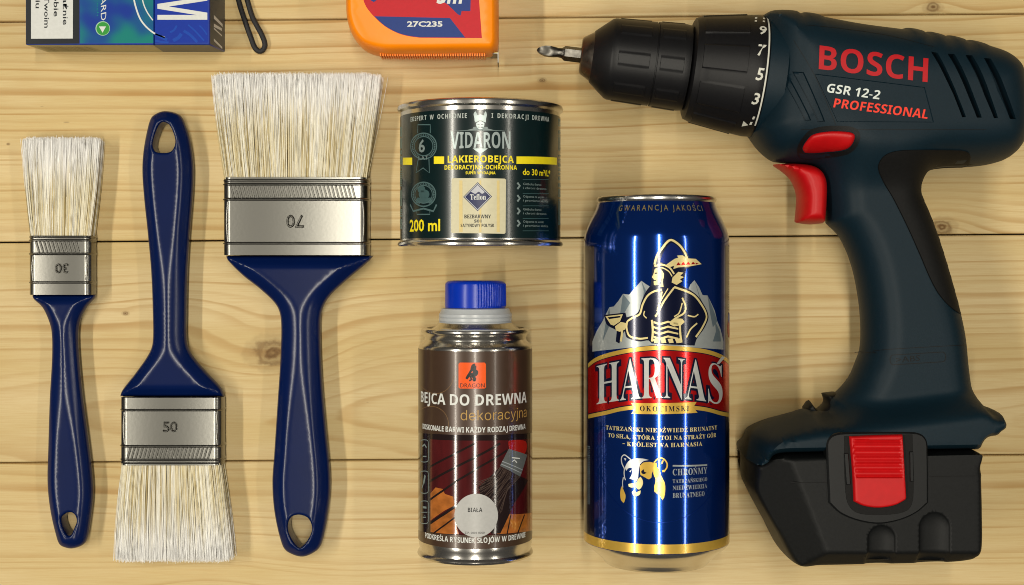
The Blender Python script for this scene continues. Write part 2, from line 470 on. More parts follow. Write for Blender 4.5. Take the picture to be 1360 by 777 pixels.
table = Thing('tabletop', None, None, (0, 0, 0), kind='structure')
table.o.rotation_euler = (0, 0, math.radians(0.46))
under = mat('gap_backing_dark', (0.05, 0.03, 0.015), 0.8, noise=0.2)
part(table, 'gap_backing', *box(-600, 600, Y2-4*PITCH+2, Y2+4*PITCH-2, -40, -18.2), under)  # dark board added underneath so the gaps between planks read dark
def loc(px, py): x, y = W(px, py); return x, y
PLK = {   # row k lies between seam k and k+1 above seam 2
    -4: dict(y0=20, depth=60, slope=0.03, spacing=6),
    -3: dict(y0=-30, depth=40, slope=-0.05, spacing=6),
    -2: dict(y0=-41, depth=-1, slope=0.085, spacing=5.0, wob=.85, contrast=.75, knots=[(*loc(285, 800), 9, 10), (*loc(1220, 668), 5, 4)]),
    -1: dict(tone=.98, y0=-75, depth=26, slope=-0.045, spacing=4.2, wob=.7, contrast=0.75, knots=[(*loc(362, 466), 10, 15), (*loc(166, 412), 1.4, 1)]),
    0: dict(tone=1.03, y0=150, depth=18, slope=0.02, spacing=4.8, wob=0.75, knots=[(*loc(1252, 306), 5.5, 9), (*loc(12, 186), 0.8, .5), (*loc(722, 107), 1.6, 1)]),
    1: dict(y0=170, depth=30, slope=0.03, spacing=6, knots=[(*loc(1242, 14), 3.5, 5)]),
    2: dict(y0=0, depth=50, slope=0.02, spacing=6),
    3: dict(y0=40, depth=40, slope=-0.03, spacing=6),
}
for k in range(-4, 4):
    a, b = Y2+k*PITCH+0.34, Y2+(k+1)*PITCH-0.34; e = 0.7
    cs = [(a, -18), (b, -18), (b, -e), (b-e*0.35, -e*0.35), (b-e, 0), (a+e, 0), (a+e*0.35, -e*0.35), (a, -e)]
    V = np.array([(x, y, z) for x in (-600, 600) for y, z in cs]); n = len(cs)
    Fc = [(i, i+n, (i+1) % n+n, (i+1) % n) for i in range(n)]+[tuple(range(n)), tuple(range(n, 2*n))[::-1]]
    part(table, 'plank', V, [f[::-1] for f in Fc], wood('pine_plank', k+11, **PLK[k]), smooth=50)

# ------------------------------------------------------------------ paint brushes
navy_plastic = mat('navy_plastic', srgb(2, 21, 68), 0.23, spec=.32, noise=0.06, nscale=60, bump=0.03, bscale=900)
nickel = mat('nickel_plate', (0.20, 0.197, 0.180), 0.30, 1.0, coat=0.35, crough=.06, bump=0.05, bscale=700)
core_m = mat('bristle_root', (0.42, 0.36, 0.24), 0.8, noise=0.3, nscale=900, streak=(1, .05, 1))
def bristle_mat():
    m = bpy.data.materials.new('bristle'); m.use_nodes = True; nt = m.node_tree; N = NT(nt); b = nt.nodes['Principled BSDF']
    a = nt.nodes.new('ShaderNodeAttribute'); a.attribute_name = 'strand'
    s = nt.nodes.new('ShaderNodeSeparateColor'); nt.links.new(a.outputs['Color'], s.inputs[0])
    cr = nt.nodes.new('ShaderNodeValToRGB'); nt.links.new(s.outputs[0], cr.inputs[0])
    E = cr.color_ramp.elements
    E[0].position = 0; E[0].color = (0.32, 0.25, 0.12, 1); E[1].position = 1; E[1].color = (0.88, 0.86, 0.78, 1)
    for p, c in ((0.10, (0.42, 0.31, 0.11, 1)), (0.3, (0.66, 0.55, 0.29, 1)), (0.55, (0.80, 0.74, 0.55, 1))):
        e = E.new(p); e.color = c
    tip = N.ss(N.m('ADD', s.outputs[1], N.m('MULTIPLY', N.m('SUBTRACT', s.outputs[2], 0.5), 0.35)), 0.40, 0.92)
    nt.links.new(N.mix(tip, cr.outputs[0], (0.98, 0.975, 0.96)), b.inputs['Base Color'])
    b.inputs['Roughness'].default_value = 0.38; b.inputs['Specular IOR Level'].default_value = 0.5
    b.inputs['Subsurface Weight'].default_value = 0.0
    return m
bristle_m = bristle_mat()
def rrect(w, t, r, n=5):
    out = []
    for cx, cz, a0 in ((w-r, t-r, 0), (-w+r, t-r, 90), (-w+r, -t+r, 180), (w-r, -t+r, 270)):
        for i in range(n+1):
            a = math.radians(a0+90*i/n); out.append((cx+r*math.cos(a), cz+r*math.sin(a)))
    return np.array(out)
def brush(label, T, fx0, fx1, fy_b, fy_h, tip, nstr, handle, hole, rows, number, num_at, num_h):
    """T ferrule thickness; fy_b / fy_h picture rows of the ferrule's bristle and handle ends; tip (row, left, right)"""
    zc = T/2+0.2
    zs = zc                                          # widest level
    xl, yb = W(fx0, fy_b, zs); xr, yh = W(fx1, fy_h, zs)
    xc, hw = (xl+xr)/2, (xr-xl)/2
    up = 1 if yh > yb else -1                        # towards the handle
    th = Thing('paint_brush', label, 'paint brush', (xc, (yb+yh)/2, 0), group='paint brushes laid side by side')
    # handle, hollow eye through its end
    lo = pxloop(handle, zs, 1.0); ho = pxloop(hole, zs, 0.7)
    hl = np.ptp(lo[:, 1]); wN, bH = 7.2, min(T/2-0.3, 7.0)
    def top(v, d):
        do = sdist(v, [lo]); dh = dist_seg(v, [ho])
        fr = np.abs(v[:, 1]-yh)/hl; q = np.maximum(sstep(0.30, 0.62, fr), 1-sstep(.06, .20, fr))          # round neck, flatter faceted grip
        a, b_, k = .86*np.clip(do-.25, 0, 99), bH-2.4, 4.2-2.5*q
        m = np.clip(.5+.5*(b_-a)/k, 0, 1); h = (2.4*dome(do, .9, 2)+b_*(1-m)+a*m-k*m*(1-m)*.9)*(.72+.28*dome(dh, 1.0, 2))
        return zc+np.maximum(0.25, h)
    V, Fc = inflate([lo, ho], top, lambda v, d: 2*zc-top(v, d), 1.3, (0.12, 0.4, 0.9, 1.6, 2.6, 3.6, .25+(bH-2.4)/.86-.8, .25+(bH-2.4)/.86, .25+(bH-2.4)/.86+.8))
    part(th, 'handle', V, Fc, navy_plastic, smooth=60)
    # ferrule with raised beads; rows = [(picture row, half width of the bead, height)]
    L = abs(yh-yb); prof = []
    beads = [(abs(W(0, r, T)[1]-W(0, fy_b, T)[1]), wd, ht) for r, wd, ht in rows]
    for s in np.arange(0, L+0.01, 0.12):
        off = sum(ht*math.exp(-((s-c)/wd)**2*2.2) for c, wd, ht in beads)
        prof.append((min(s, L), off))
    V, Fc = [], []; base = rrect(hw, T/2-0.3, min(3.8, T*0.27)); nb = len(base)
    nrm = base/np.linalg.norm(base, axis=1)[:, None]
    rc = min(3.8, T*0.27); cen = np.sign(base)*np.maximum(0, np.abs(base)-[hw-rc, T/2-.3-rc]); nrm = cen/np.maximum(1e-6, np.linalg.norm(cen, axis=1))[:, None]
    for s, off in prof:
        q = base+nrm*off
        V += [(xc+p[0], yb+up*s, zc+p[1]) for p in q]
    for i in range(len(prof)-1):
        for k in range(nb): Fc.append((i*nb+k, i*nb+(k+1) % nb, (i+1)*nb+(k+1) % nb, (i+1)*nb+k)[::(-1 if up > 0 else 1)])
    Fc.append(tuple((len(prof)-1)*nb+k for k in range(nb))[::(1 if up < 0 else -1)])
    fe = part(th, 'ferrule', V, Fc, nickel, smooth=50)
    zt = zc+T/2-0.3
    # hatched band between the first two beads: short slanted ridges pressed into the metal
    s0, s1 = beads[1][0]+beads[1][1]+0.1, beads[2][0]-beads[2][1]-0.1
    hp = []
    n = int(2*(hw-4.0)/1.9)
    for i in range(n):
        x = xc-hw+4.6+i*1.9
        pts = np.array([(x-1.2, yb+up*s0), (x-0.2, yb+up*s0), (x+1.3, yb+up*s1), (x+0.3, yb+up*s1)])
        if 0*up > 0: pts = np.array([(x-0.75, yb+up*s0), (x-0.15, yb+up*s0), (x+0.85, yb+up*s1), (x+0.25, yb+up*s1)])
        hp.append(frustum(pts, zt-0.05, zt+0.42, 0.24))
    part(th, 'hatching', *join(hp), nickel, fe, smooth=0, kind='stuff')
    # pressed panel border and size number, read with the handle upwards
    pa, pb = beads[2][0]+1.2, beads[3][0]-0.9
    edge = spline([(xc-hw+2.4, yb+up*pa), (xc-hw+1.9, yb+up*(pa+pb)/2), (xc-hw+2.4, yb+up*pb), (xc-hw+2.4, yb+up*pb)], 0.6, False)
    edge2 = np.c_[2*xc-edge[:, 0], edge[:, 1]]
    for q in (edge, edge2): part(th, 'pressed_edge', *tube(np.c_[q, np.full(len(q), zt-0.25)], 0.5, 8), nickel, fe, smooth=60)
    v, f = text2d(number, bold=-0.035, extrude=0.0, bevel=0.06, res=4)
    nx, ny = W(*num_at, T); h = num_h*(H-T)/F
    v = v*h; wv = v[:, 0].max()
    sx = up
    P = np.c_[nx+sx*(v[:, 0]-wv/2)*1.05, ny+up*(v[:, 1]-h/2), zt+v[:, 2]*h*.5]
    part(th, 'size_number', P, f, nickel, fe, smooth=40)
    # bristles: strands fanning from the ferrule
    tl, ty = W(tip[1], tip[0], zc); tr, _ = W(tip[2], tip[0], zc)
    tc_, tw = (tl+tr)/2, (tr-tl)/2; bt = T/2-1.3; bw = hw-0.9
    Ln = abs(ty-yb); cols = []; Vs = []; Fs = []; cnt = 0
    tuft = RNG.random(60)
    for i in range(nstr):
        u, w = RNG.uniform(-1, 1), RNG.uniform(-1, 1)
        if RNG.random() < 0.45: w = math.copysign(abs(w)**0.25, w)   # more on the skin of the bundle
        ln = Ln+1.0+RNG.normal(0, 0.45)-(RNG.random() < 0.05)*RNG.uniform(0, 7)-0.8*max(0, abs(u)-0.85)/0.15
        x0 = xc+u*bw; z0 = zc+w*bt
        u2 = u+RNG.normal(0, 0.018); stray = RNG.random() < 0.03
        x1 = tc_+u2*tw*0.985+(RNG.normal(0, 1.6) if stray else 0); z1 = zc+w*bt*(0.82)+RNG.normal(0, 0.35)+(abs(RNG.normal(0, .8)) if stray else 0)
        z1 = max(0.4, z1)
        bend = RNG.normal(0, 0.22)+u*0.5; rad = RNG.uniform(0.13, 0.23)
        k = int((u+1)*29.5); sh = np.clip(0.42+0.55*(tuft[k]-0.5)+RNG.normal(0, 0.19)+0.18*w, 0.0, 1)
        if RNG.random() < 0.06: sh = RNG.uniform(0, 0.15)
        r2 = RNG.random()
        for j in range(5):
            t = j/4; xx = x0+(x1-x0)*t**1.08+bend*math.sin(math.pi*t); zz = z0+(z1-z0)*t+0.25*math.sin(math.pi*t)*w
            yy = yb-up*(-0.8+ln*t); rr = rad*(1-0.55*t**3)
            for q in range(3):
                a = 2.094*q+1.0; Vs.append((xx+rr*math.cos(a), yy, zz+rr*math.sin(a))); cols.append((sh, t, r2, 1))
        for j in range(4):
            for q in range(3):
                q2 = (q+1) % 3; Fs.append((cnt+3*j+q, cnt+3*j+q2, cnt+3*j+3+q2, cnt+3*j+3+q)[::(1 if up > 0 else -1)])
        cnt += 15
    br = part(th, 'bristles', Vs, Fs, bristle_m, smooth=180, kind='stuff')
    at = br.data.color_attributes.new('strand', 'FLOAT_COLOR', 'POINT'); at.data.foreach_set('color', np.array(cols, np.float32).ravel())
    # the packed roots inside the bundle
    pr = []
    for t in (0, 0.5, 0.9):
        ww = bw+(tw-bw)*t; c = xc+(tc_-xc)*t; q = rrect(ww*0.93, bt*(0.8-0.25*t), 1.6)
        pr.append([(c+p[0], yb-up*(-0.8+Ln*t), zc+p[1]) for p in q])
    V = np.vstack(pr); n = len(pr[0])
    Fc = [(i*n+k, i*n+(k+1) % n, (i+1)*n+(k+1) % n, (i+1)*n+k)[::(1 if up > 0 else -1)] for i in (0, 1) for k in range(n)]+[tuple(2*n+k for k in range(n))]
    part(th, 'bristle_core', V, Fc, core_m, br, smooth=50)
    return th
def beads_of(*r): return [(y, w, h) for y, w, h in r]
brush('narrow blue handled paint brush marked 30, bristles towards the top', 12.0, 42.5, 125.5, 313.4, 391.5, (185, 33, 136), 2600,
      [(43.5, 391.3, 'c'), (127, 391.3, 'c'), (125.5, 396), (115, 408), (106, 427), (103.8, 445), (105.6, 482), (110, 528), (116, 574), (121.5, 620), (123.6, 655), (119.8, 693), (115, 718), (109, 724.5), (98, 728), (90, 727.5), (80.5, 723), (75.5, 711), (67.6, 676), (64, 640), (65, 593), (67, 528), (70, 472), (69.3, 440), (65, 424), (57, 408), (45.5, 397)],
      [(92, 679.5), (98.5, 678), (104, 682), (106, 690), (103, 698), (98, 708.5), (93, 707.5), (86.5, 695), (86, 685)],
      beads_of((315, .5, .3), (319.5, .5, .45), (337.5, .55, .5), (375.5, .5, .45)), '30', (82, 356.5), 13)
brush('mid sized blue paint brush marked 50, turned with bristles towards the bottom', 13.5, 163.5, 297.5, 615.5, 526.6, (742, 154, 310), 3800,
      [(160, 526.2, 'c'), (163, 518), (180, 496), (198, 470), (203.2, 455), (203.5, 418), (201.3, 361.5), (196.8, 310), (192, 264), (189.6, 228), (191, 202), (196, 173.7), (201.5, 156.5), (210, 150), (219.5, 147.5), (232, 149.5), (240.5, 154), (246.7, 167), (253, 189), (257, 222.6), (256, 258.6), (252, 310), (249, 361.5), (247.8, 418), (248.5, 455), (255.5, 471.5), (273.5, 493), (294, 515.5), (297.6, 526.2, 'c')],
      [(221, 163.4), (229, 168), (236, 186), (235, 196), (230, 202.5), (221, 204), (210, 202), (206.2, 192), (211, 175), (216, 166)],
      beads_of((612, .5, .3), (608, .5, .45), (590, .55, .5), (542, .5, .45)), '50', (226, 567), 14)
brush('widest blue handled paint brush marked 70, bristles towards the top', 15.5, 299.8, 490.8, 236.8, 339.2, (100.5, 284, 507), 5200,
      [(300.5, 339.5, 'c'), (496, 339.5, 'c'), (490, 347), (456, 376), (436, 396), (427, 416), (425.8, 445), (428, 503), (433.6, 572), (438, 618), (438.8, 652), (435, 687), (428, 720), (421, 731), (402.5, 739), (383, 733), (375, 723), (365, 681), (362, 641), (364.5, 601), (369, 531.6), (373, 468), (373, 422), (367, 405), (347, 385), (323, 366), (303, 346)],
      [(401, 681), (412, 686), (416.5, 699), (411, 714), (401, 724.5), (394, 719), (385.5, 703), (386, 690), (391, 683)],
      beads_of((241, .6, .35), (246, .6, .5), (266, .65, .55), (324.5, .55, .5)), '70', (392, 294), 17)
# ------------------------------------------------------------------ tins and cans
def px_text(cyl, thing, name, string, x0, x1, yb, yt, off, m, parent=None, **kw):
    """lettering whose baseline / cap rows are functions of the picture column"""
    v, f = text2d(string, **kw); w = v[:, 0].max()
    u = x0+v[:, 0]/w*(x1-x0); yy = yb(u)+(yt(u)-yb(u))*v[:, 1]
    P = np.array([cyl.px(a, b) for a, b in zip(u, yy)])
    return cyl.put(thing, name, (P, f), off, m, parent)
def zoomer(x0, y0, s): return lambda pts: [(x0+p[0]*s, y0+p[1]*s, *p[2:]) for p in pts]
tinplate = mat('tinplate', (0.66, 0.64, 0.60), 0.20, 1.0, bump=0.04, bscale=600)
tin_dark = mat('tinplate_worn', (0.50, 0.49, 0.46), 0.30, 1.0, bump=0.06, bscale=800)
def ink(name, r, g, b, rough=0.36, metal=0.0, coat=0.0): return mat(name, srgb(r, g, b), rough, metal, coat=coat, spec=.3, noise=0.04, nscale=700)
white_ink = ink('white_ink', 205, 208, 205); grey_ink = ink('grey_ink', 118, 132, 132); faint_ink = ink('faint_ink', 58, 84, 86)
yellow_ink = ink('yellow_ink', 232, 214, 30); black_ink = ink('black_ink', 18, 18, 20)

# --- green tin of wood stain varnish
tin = Cyl(W(638, 0, 37.6)[0], 37.6, 36.4)
tt = Thing('paint_tin', 'short dark green tin of wood varnish stain with yellow lettering', 'paint tin', (tin.xc, 40, 0))
yT, yB = W(0, 129, 74)[1], W(0, 326.5, 74)[1]
prof = [(yB+.9, 33.5), (yB+.3, 34.5), (yB, 36.3), (yB+.2, 37.2), (yB+1.0, 37.55), (yB+1.9, 37.3), (yB+2.4, 36.7), (yB+2.8, 36.3), (yB+4.4, 36.2)]
prof += [(y, 36.25) for y in np.linspace(yB+5, yT-7, 6)]
prof += [(yT-5.2, 36.2), (yT-3.4, 36.3), (yT-2.9, 36.9), (yT-2.5, 37.4), (yT-1.4, 37.6), (yT-.5, 37.3), (yT, 36.4), (yT-.2, 35.2), (yT-1.2, 34.6), (yT-3.0, 34.3), (yT-3.2, 30)]
part(tt, 'tin_body', *can_lathe(tin.xc, tin.zc, prof, 128), tinplate, smooth=40)
green = mat('green_enamel', srgb(3, 26, 28), 0.22, 0.0, coat=0.3, noise=0.08, nscale=300, bump=0.03, bscale=300)
yl0, yl1 = W(0, 316, 72)[1], W(0, 145, 73.8)[1]
lab = part(tt, 'label', *can_lathe(tin.xc, tin.zc, [(yl0, 36.32), (yl0+.1, 36.42), (yl1-.1, 36.42), (yl1, 36.32)], 128, caps=False), green, smooth=40)
O1, O2, O3 = 0.06, 0.10, 0.14
Z = zoomer(510, 110, .2961)
def zx(a): return 510+a*.2961
def zy(a): return 110+a*.2961
def tl(p, step=0.6): return tin.loop(Z(p), step)
tin.text(tt, 'slogan', 'EKSPERT W OCHRONIE', zx(120), zx(372), zy(162), zy(142), O1, ink('slogan_ink', 170, 178, 174), lab, style=sansb, gap=.36, blank=.9)
tin.text(tt, 'slogan', 'I DEKORACJI DREWNA', zx(482), zx(740), zy(162), zy(142), O1, ink('slogan_ink', 170, 178, 174), lab, style=sansb, gap=.36, blank=.9)
for a, b in (((85, 352), (127, 352)), ((224, 347), (270, 347)), ((594, 347), (775, 352))):
    (s0, y0), (s1, y1) = tin.px(zx(a[0]), zy(a[1])), tin.px(zx(b[0]), zy(b[1])); h = 3.2
    tin.put(tt, 'yellow_band', np.array([(s0, y0-h/2+.0), (s1, y1-h/2), (s1, y1+h/2), (s0, y0+h/2)]), O1, yellow_ink, lab)
# viking badge
silver_ink = ink('silver_ink', 150, 162, 162, 0.3, 0.3)
vk = [([(408, 178), (406, 160), (402, 140), (410, 128), (416, 138), (420, 146), (432, 142), (446, 146), (450, 136), (456, 128), (461, 142), (458, 160), (456, 178), (450, 176), (432, 168), (414, 176)]),
      ([(414, 180, 'c'), (432, 173), (450, 180, 'c'), (450, 192), (441, 206), (432, 209), (423, 206), (414, 192)])]
emb = join([(np.c_[poly_fill(tl(p))[0], np.zeros(len(tl(p)))], poly_fill(tl(p))[1]) for p in vk])
badge = tin.put(tt, 'viking_badge', (emb[0], emb[1]), O1, silver_ink, lab)
for p in ([(420, 184), (429, 186), (428, 189), (420, 188)], [(436, 186), (445, 184), (445, 188), (437, 189)], [(424, 194), (432, 198), (441, 194), (436, 203), (432, 200), (428, 203)]):
    tin.put(tt, 'badge_mark', tin.raw(Z(p)), O2, green, badge)
tin.put(tt, 'plinth', tin.raw(Z([(372, 212), (400, 205), (400, 198), (465, 198), (465, 205), (492, 212), (555, 216), (310, 216)])), O1, grey_ink, lab)
tin.put(tt, 'shield_tip', tin.raw(Z([(398, 294), (466, 294), (455, 303), (432, 318), (409, 303)])), O1, silver_ink, lab)
px_text(tin, tt, 'brand_lettering', sansb('VIDARON'), zx(299), zx(567), lambda u: zy(298)+0*u-2.0*np.cos((u-zx(432))/28), lambda u: zy(222)+0*u+1.0*np.cos((u-zx(432))/26), O1, silver_ink, lab, font='math')
tin.text(tt, 'product_lettering', sansb('LAKIEROBEJCA'), zx(286), zx(582), zy(357), zy(327), O1, yellow_ink, lab, font='math')
tin.text(tt, 'product_lettering', sansb('DEKORACYJNO-OCHRONNA'), zx(272), zx(596), zy(388), zy(369), O1, yellow_ink, lab, font='math')
tin.text(tt, 'product_lettering', 'SUPER WYDAJNA', zx(366), zx(500), zy(410), zy(398), O1, yellow_ink, lab, style=sansb)
tin.text(tt, 'coverage_lettering', 'do 30 m²/L*', zx(622), zx(745), zy(416), zy(388), O1, yellow_ink, lab, bold=0.015)
tin.text(tt, 'volume_lettering', '200 ml', zx(116), zx(252), zy(666), zy(612), O1, yellow_ink, lab, bold=0.02)
# grey ribbons at the left
def ring_on(c, cx, cy, rx, ry, w): return stroke(c.raw(Z(ellipse(cx, cy, rx, ry))), w, True)
def merge2(L): return join([(np.c_[np.asarray(v)[:, :2], np.zeros(len(v))], f) for v, f in L])
def seal(cx, cy, r, tail, num):
    L = [ring_on(tin, cx, cy, r, r, 0.55), ring_on(tin, cx, cy, r*.72, r*.74, 0.4)]
    k = int(r*0.5)
    for i in range(34):
        a = -0.4+i*(2*math.pi-0.9)/34+math.pi/2+0.85; c0 = (cx+r*.80*math.cos(a), cy+r*.80*math.sin(a)); c1 = (cx+r*.92*math.cos(a), cy+r*.92*math.sin(a))
        L.append(stroke(tin.raw(Z([c0, c1])), 0.5))
    if tail:
        L.append(stroke(tin.raw(Z([(cx-24, cy+r), (cx-34, cy+r+62), (cx-2, cy+r+40), (cx+26, cy+r+62), (cx+24, cy+r)])), 0.5))
        L.append(stroke(tin.raw(Z([(cx-26, cy-r), (cx-26, cy-r-38), (cx+30, cy-r-38), (cx+30, cy-r)])), 0.5))
    else:
        L.append(stroke(tin.raw(Z([(cx-60, cy+r-8), (cx-46, cy+r+22), (cx, cy+r+10), (cx+44, cy+r+22), (cx+58, cy+r-8)])), 0.8))
        L.append(stroke(tin.raw(Z([(cx-30, cy+r+14), (cx-30, cy+r+36), (cx+28, cy+r+36), (cx+28, cy+r+14)])), 0.5))
    m = merge2(L); return tin.put(tt, 'seal_badge', m, O1, ink('seal_ink', 72, 96, 98), lab)
s1 = seal(178, 284, 58, True, '6')
tin.text(tt, 'seal_number', '6', zx(156), zx(184), zy(312), zy(255), O1, grey_ink, s1, bold=0.02)
tin.text(tt, 'seal_word', 'LAT', zx(156), zx(200), zy(345), zy(328), O1, grey_ink, s1)
s2 = seal(178, 500, 54, False, '')
pf = merge2([poly_fill(tin.raw(Z(ellipse(168, 478, 17, 18)))), poly_fill(tin.raw(Z(ellipse(180, 500, 24, 22)))), poly_fill(tin.raw(Z([(150, 515), (210, 515), (222, 540), (140, 540)])))])
tin.put(tt, 'seal_picture', pf, O1, faint_ink, s2)
# right hand column: four arrows and small print
for i, y in enumerate((462, 518, 575, 630)):
    tin.put(tt, 'arrow_mark', stroke(tin.raw(Z([(598, y-14), (609, y), (598, y+14)])), 0.9), O1, grey_ink, lab)
    tin.put(tt, 'rule_line', stroke(tin.raw(Z([(622, y+34), (738, y+34)])), 0.22), O1, faint_ink, lab)
    for j, (s, x1) in enumerate((('Głęboko barwi', 705), ('i chroni drewno', 728)) if i % 2 == 0 else (('Odporna na wodę', 715), ('i promienie słońca', 735))):
        tin.text(tt, 'small_print', s, zx(624), zx(x1), zy(y-2+j*18), zy(y-12+j*18), O1, grey_ink, lab)
tin.put(tt, 'rule_line', stroke(tin.raw(Z([(622, 434), (738, 434)])), 0.22), O1, faint_ink, lab)
# side columns of print just round the curve
for x, ya, yb_ in ((76, 200, 660), (786, 165, 640)):
    L = []
    for y in np.arange(ya, yb_, 9):
        if RNG.random() < .82: L.append(stroke(tin.raw(Z([(x-4, y), (x+5, y+RNG.uniform(-1, 1))])), RNG.uniform(.5, 1.3)))
    tin.put(tt, 'side_print', merge2(L), O1, ink('side_ink', 96, 120, 112), lab, kind='stuff')
cream = ink('cream_paper', 196, 190, 160, 0.4); cream2 = ink('cream_stripe', 205, 186, 128, 0.4)
pan = tin.put(tt, 'sample_panel', tl([(303, 432, 'c'), (308, 428, 'c'), (542, 430, 'c'), (547, 435, 'c'), (545, 672, 'c'), (540, 677, 'c'), (306, 674, 'c'), (301, 669, 'c')]), O1, cream, lab)
for a, b in ((338, 352), (428, 436), (506, 518)):
    tin.put(tt, 'wood_stripe', tin.raw(Z([(a, 438), (b, 438), (b+1, 670), (a-1, 670)])), O2, cream2, pan)
nvy = ink('label_navy', 24, 32, 78)
dia = tin.put(tt, 'diamond_border', tin.raw(Z([(420, 446), (484, 510), (420, 576), (356, 512)])), O2+.03, nvy, pan)
tin.put(tt, 'diamond_line', stroke(tin.raw(Z([(420, 452), (478, 510), (420, 570), (362, 512)])), 0.3, True), O3+.03, white_ink, dia)
tin.put(tt, 'diamond_sky', tl([(420, 458, 'c'), (452, 490, 'c'), (440, 498), (425, 488), (410, 498), (390, 488, 'c')]), O3+.03, ink('diamond_pale', 176, 178, 186), dia)
tin.text(tt, 'trade_lettering', serif('Teflon'), zx(386), zx(457), zy(524), zy(500), O3+.06, white_ink, dia, font='math')
tin.text(tt, 'sample_lettering', sansb('BEZBARWNY'), zx(361), zx(479), zy(608), zy(592), O2+.03, black_ink, pan, font='math')
tin.text(tt, 'sample_lettering', 'S01', zx(404), zx(437), zy(627), zy(613), O2+.03, black_ink, pan, bold=0.03)
tin.text(tt, 'sample_lettering', 'SATYNOWY POŁYSK', zx(344), zx(494), zy(647), zy(633), O2+.03, black_ink, pan, style=sansb)

# --- brown can of decorative wood stain
bc = Cyl(W(631.3, 0, 26.8)[0], 26.8, 26.35)
tb = Thing('stain_can', 'small brown can of wood stain with a blue screw cap', 'stain can', (bc.xc, -75, 0))
yF, yL1, yL0, yE = -29.8, -39.0, -126.6, -134.2
prof = [(yE+1.2, 22.5), (yE+.3, 23.8), (yE, 25.2), (yE+.3, 26.3), (yE+1.2, 26.75), (yE+2.1, 26.4), (yE+2.7, 25.7), (yE+4.0, 25.6), (yE+5.6, 26.1), (yL0, 26.2), (yL1, 26.2), (yL1+1.0, 26.2), (yL1+1.8, 25.6), (yL1+3.0, 24.3), (yL1+4.2, 23.3), (yL1+5.0, 23.4), (yF-2.4, 24.4), (yF-1.9, 24.95), (yF-1.0, 25.15), (yF-.3, 24.8), (yF, 23.9), (yF+.2, 22.6), (yF-.9, 22.0), (yF-.5, 20.5), (yF+.8, 18.6), (yF+2.4, 17.2), (yF+3.2, 16.0)]
part(tb, 'can_body', *can_lathe(bc.xc, bc.zc, prof, 112), tinplate, smooth=40)
brown = mat('brown_print', srgb(66, 48, 36), 0.30, 0.15, coat=0.25, noise=0.05, nscale=300, bump=0.04, bscale=250)
bl = part(tb, 'label', *can_lathe(bc.xc, bc.zc, [(yL0, 26.24), (yL0+.1, 26.35), (yL1-.1, 26.35), (yL1, 26.24)], 112, caps=False), brown, smooth=40)
frost = mat('frosted_plastic', (0.62, 0.66, 0.70), 0.28, trans=0.35, noise=0.03, nscale=200)
c0 = -27.8
col_p = [(c0-1.2, 15.2), (c0-.4, 16.4), (c0, 16.8), (c0+.9, 16.9), (c0+1.2, 16.5), (c0+1.6, 16.9), (c0+2.8, 16.9), (c0+3.1, 16.6), (c0+3.5, 16.9), (c0+4.6, 16.8), (c0+5.0, 16.4), (c0+7.0, 15.6), (c0+7.4, 14.0)]
part(tb, 'neck_collar', *can_lathe(bc.xc, bc.zc, col_p, 80), frost, smooth=35)
capm = mat('blue_cap_plastic', srgb(2, 46, 168), 0.26, spec=.35, noise=0.05, nscale=150)
def cap_r(s, a, r):
    if s < -19.2 or s > -9.2: return r
    if math.sin(a) > 0.1 or math.cos(a) < -0.2 : return r+0.2*math.sin(a*70)
    return r
cap = [(-20.4, 13.2), (-20.3, 13.95), (-19.6, 14.1), (-19.1, 14.1), (-14, 14.05), (-9.6, 13.95), (-9.0, 13.75), (-8.3, 13.1), (-7.9, 12.1), (-7.8, 10.5)]
part(tb, 'screw_cap', *can_lathe(bc.xc, bc.zc, cap, 560, cap_r), capm, smooth=60)
B8 = zoomer(530, 360, .2574); b8x = lambda a: 530+a*.2574; b8y = lambda a: 360+a*.2574
B1 = zoomer(530, 540, .305); b1x = lambda a: 530+a*.305; b1y = lambda a: 540+a*.305
off0 = bc.R; P1, P2, P3, P4, P5 = 0.05, 0.09, 0.13, 0.17, 0.21
orange = ink('orange_ink', 226, 84, 14, 0.3)
lg = bc.put(tb, 'logo_square', bc.loop(B8([(307, 480, 'c'), (314, 472, 'c'), (441, 472, 'c'), (448, 480, 'c'), (448, 600, 'c'), (441, 606, 'c'), (314, 606, 'c'), (307, 600, 'c')]), .6), P1, orange, bl)
bc.put(tb, 'logo_animal', merge2([stroke(bc.loop(B8([(392, 484), (378, 492), (386, 508), (402, 520), (396, 536), (376, 540), (392, 556), (386, 566)]), .4), 1.15), stroke(bc.loop(B8([(384, 490), (374, 502), (388, 520), (380, 530), (360, 534), (348, 556)]), .4), 1.0), stroke(bc.raw(B8([(352, 552), (366, 540), (374, 560), (362, 566)])), .9), poly_fill(bc.raw(B8([(374, 494), (394, 480), (392, 492), (382, 500)])))]), P2, black_ink, lg)
bc.text(tb, 'logo_lettering', 'DRAGON', b8x(316), b8x(442), b8y(601), b8y(580), P2, black_ink, lg)
bc.text(tb, 'title_lettering', sansb('BEJCA DO DREWNA'), b8x(113), b8x(657), b8y(694), b8y(640), P1, white_ink, bl, font='math')
tan = ink('tan_ink', 176, 140, 74)
bc.text(tb, 'title_lettering', 'dekoracyjna', b8x(318), b8x(657), b8y(768), b8y(716), P1, tan, bl, font='inter', bold=-.006)
for cx, cy, r in ((190, 540, 92), (165, 790, 92)):
    bc.put(tb, 'circle_line', stroke(bc.raw(B8(ellipse(cx, cy, r*.98, r, 40, *((0.0, 2.6) if cy < 700 else (-2.4, 0.4))))), 0.22), P1, ink('line_ink', 120, 92, 60), bl)
ph_dark = ink('photo_dark', 30, 20, 20, .10, coat=.6)
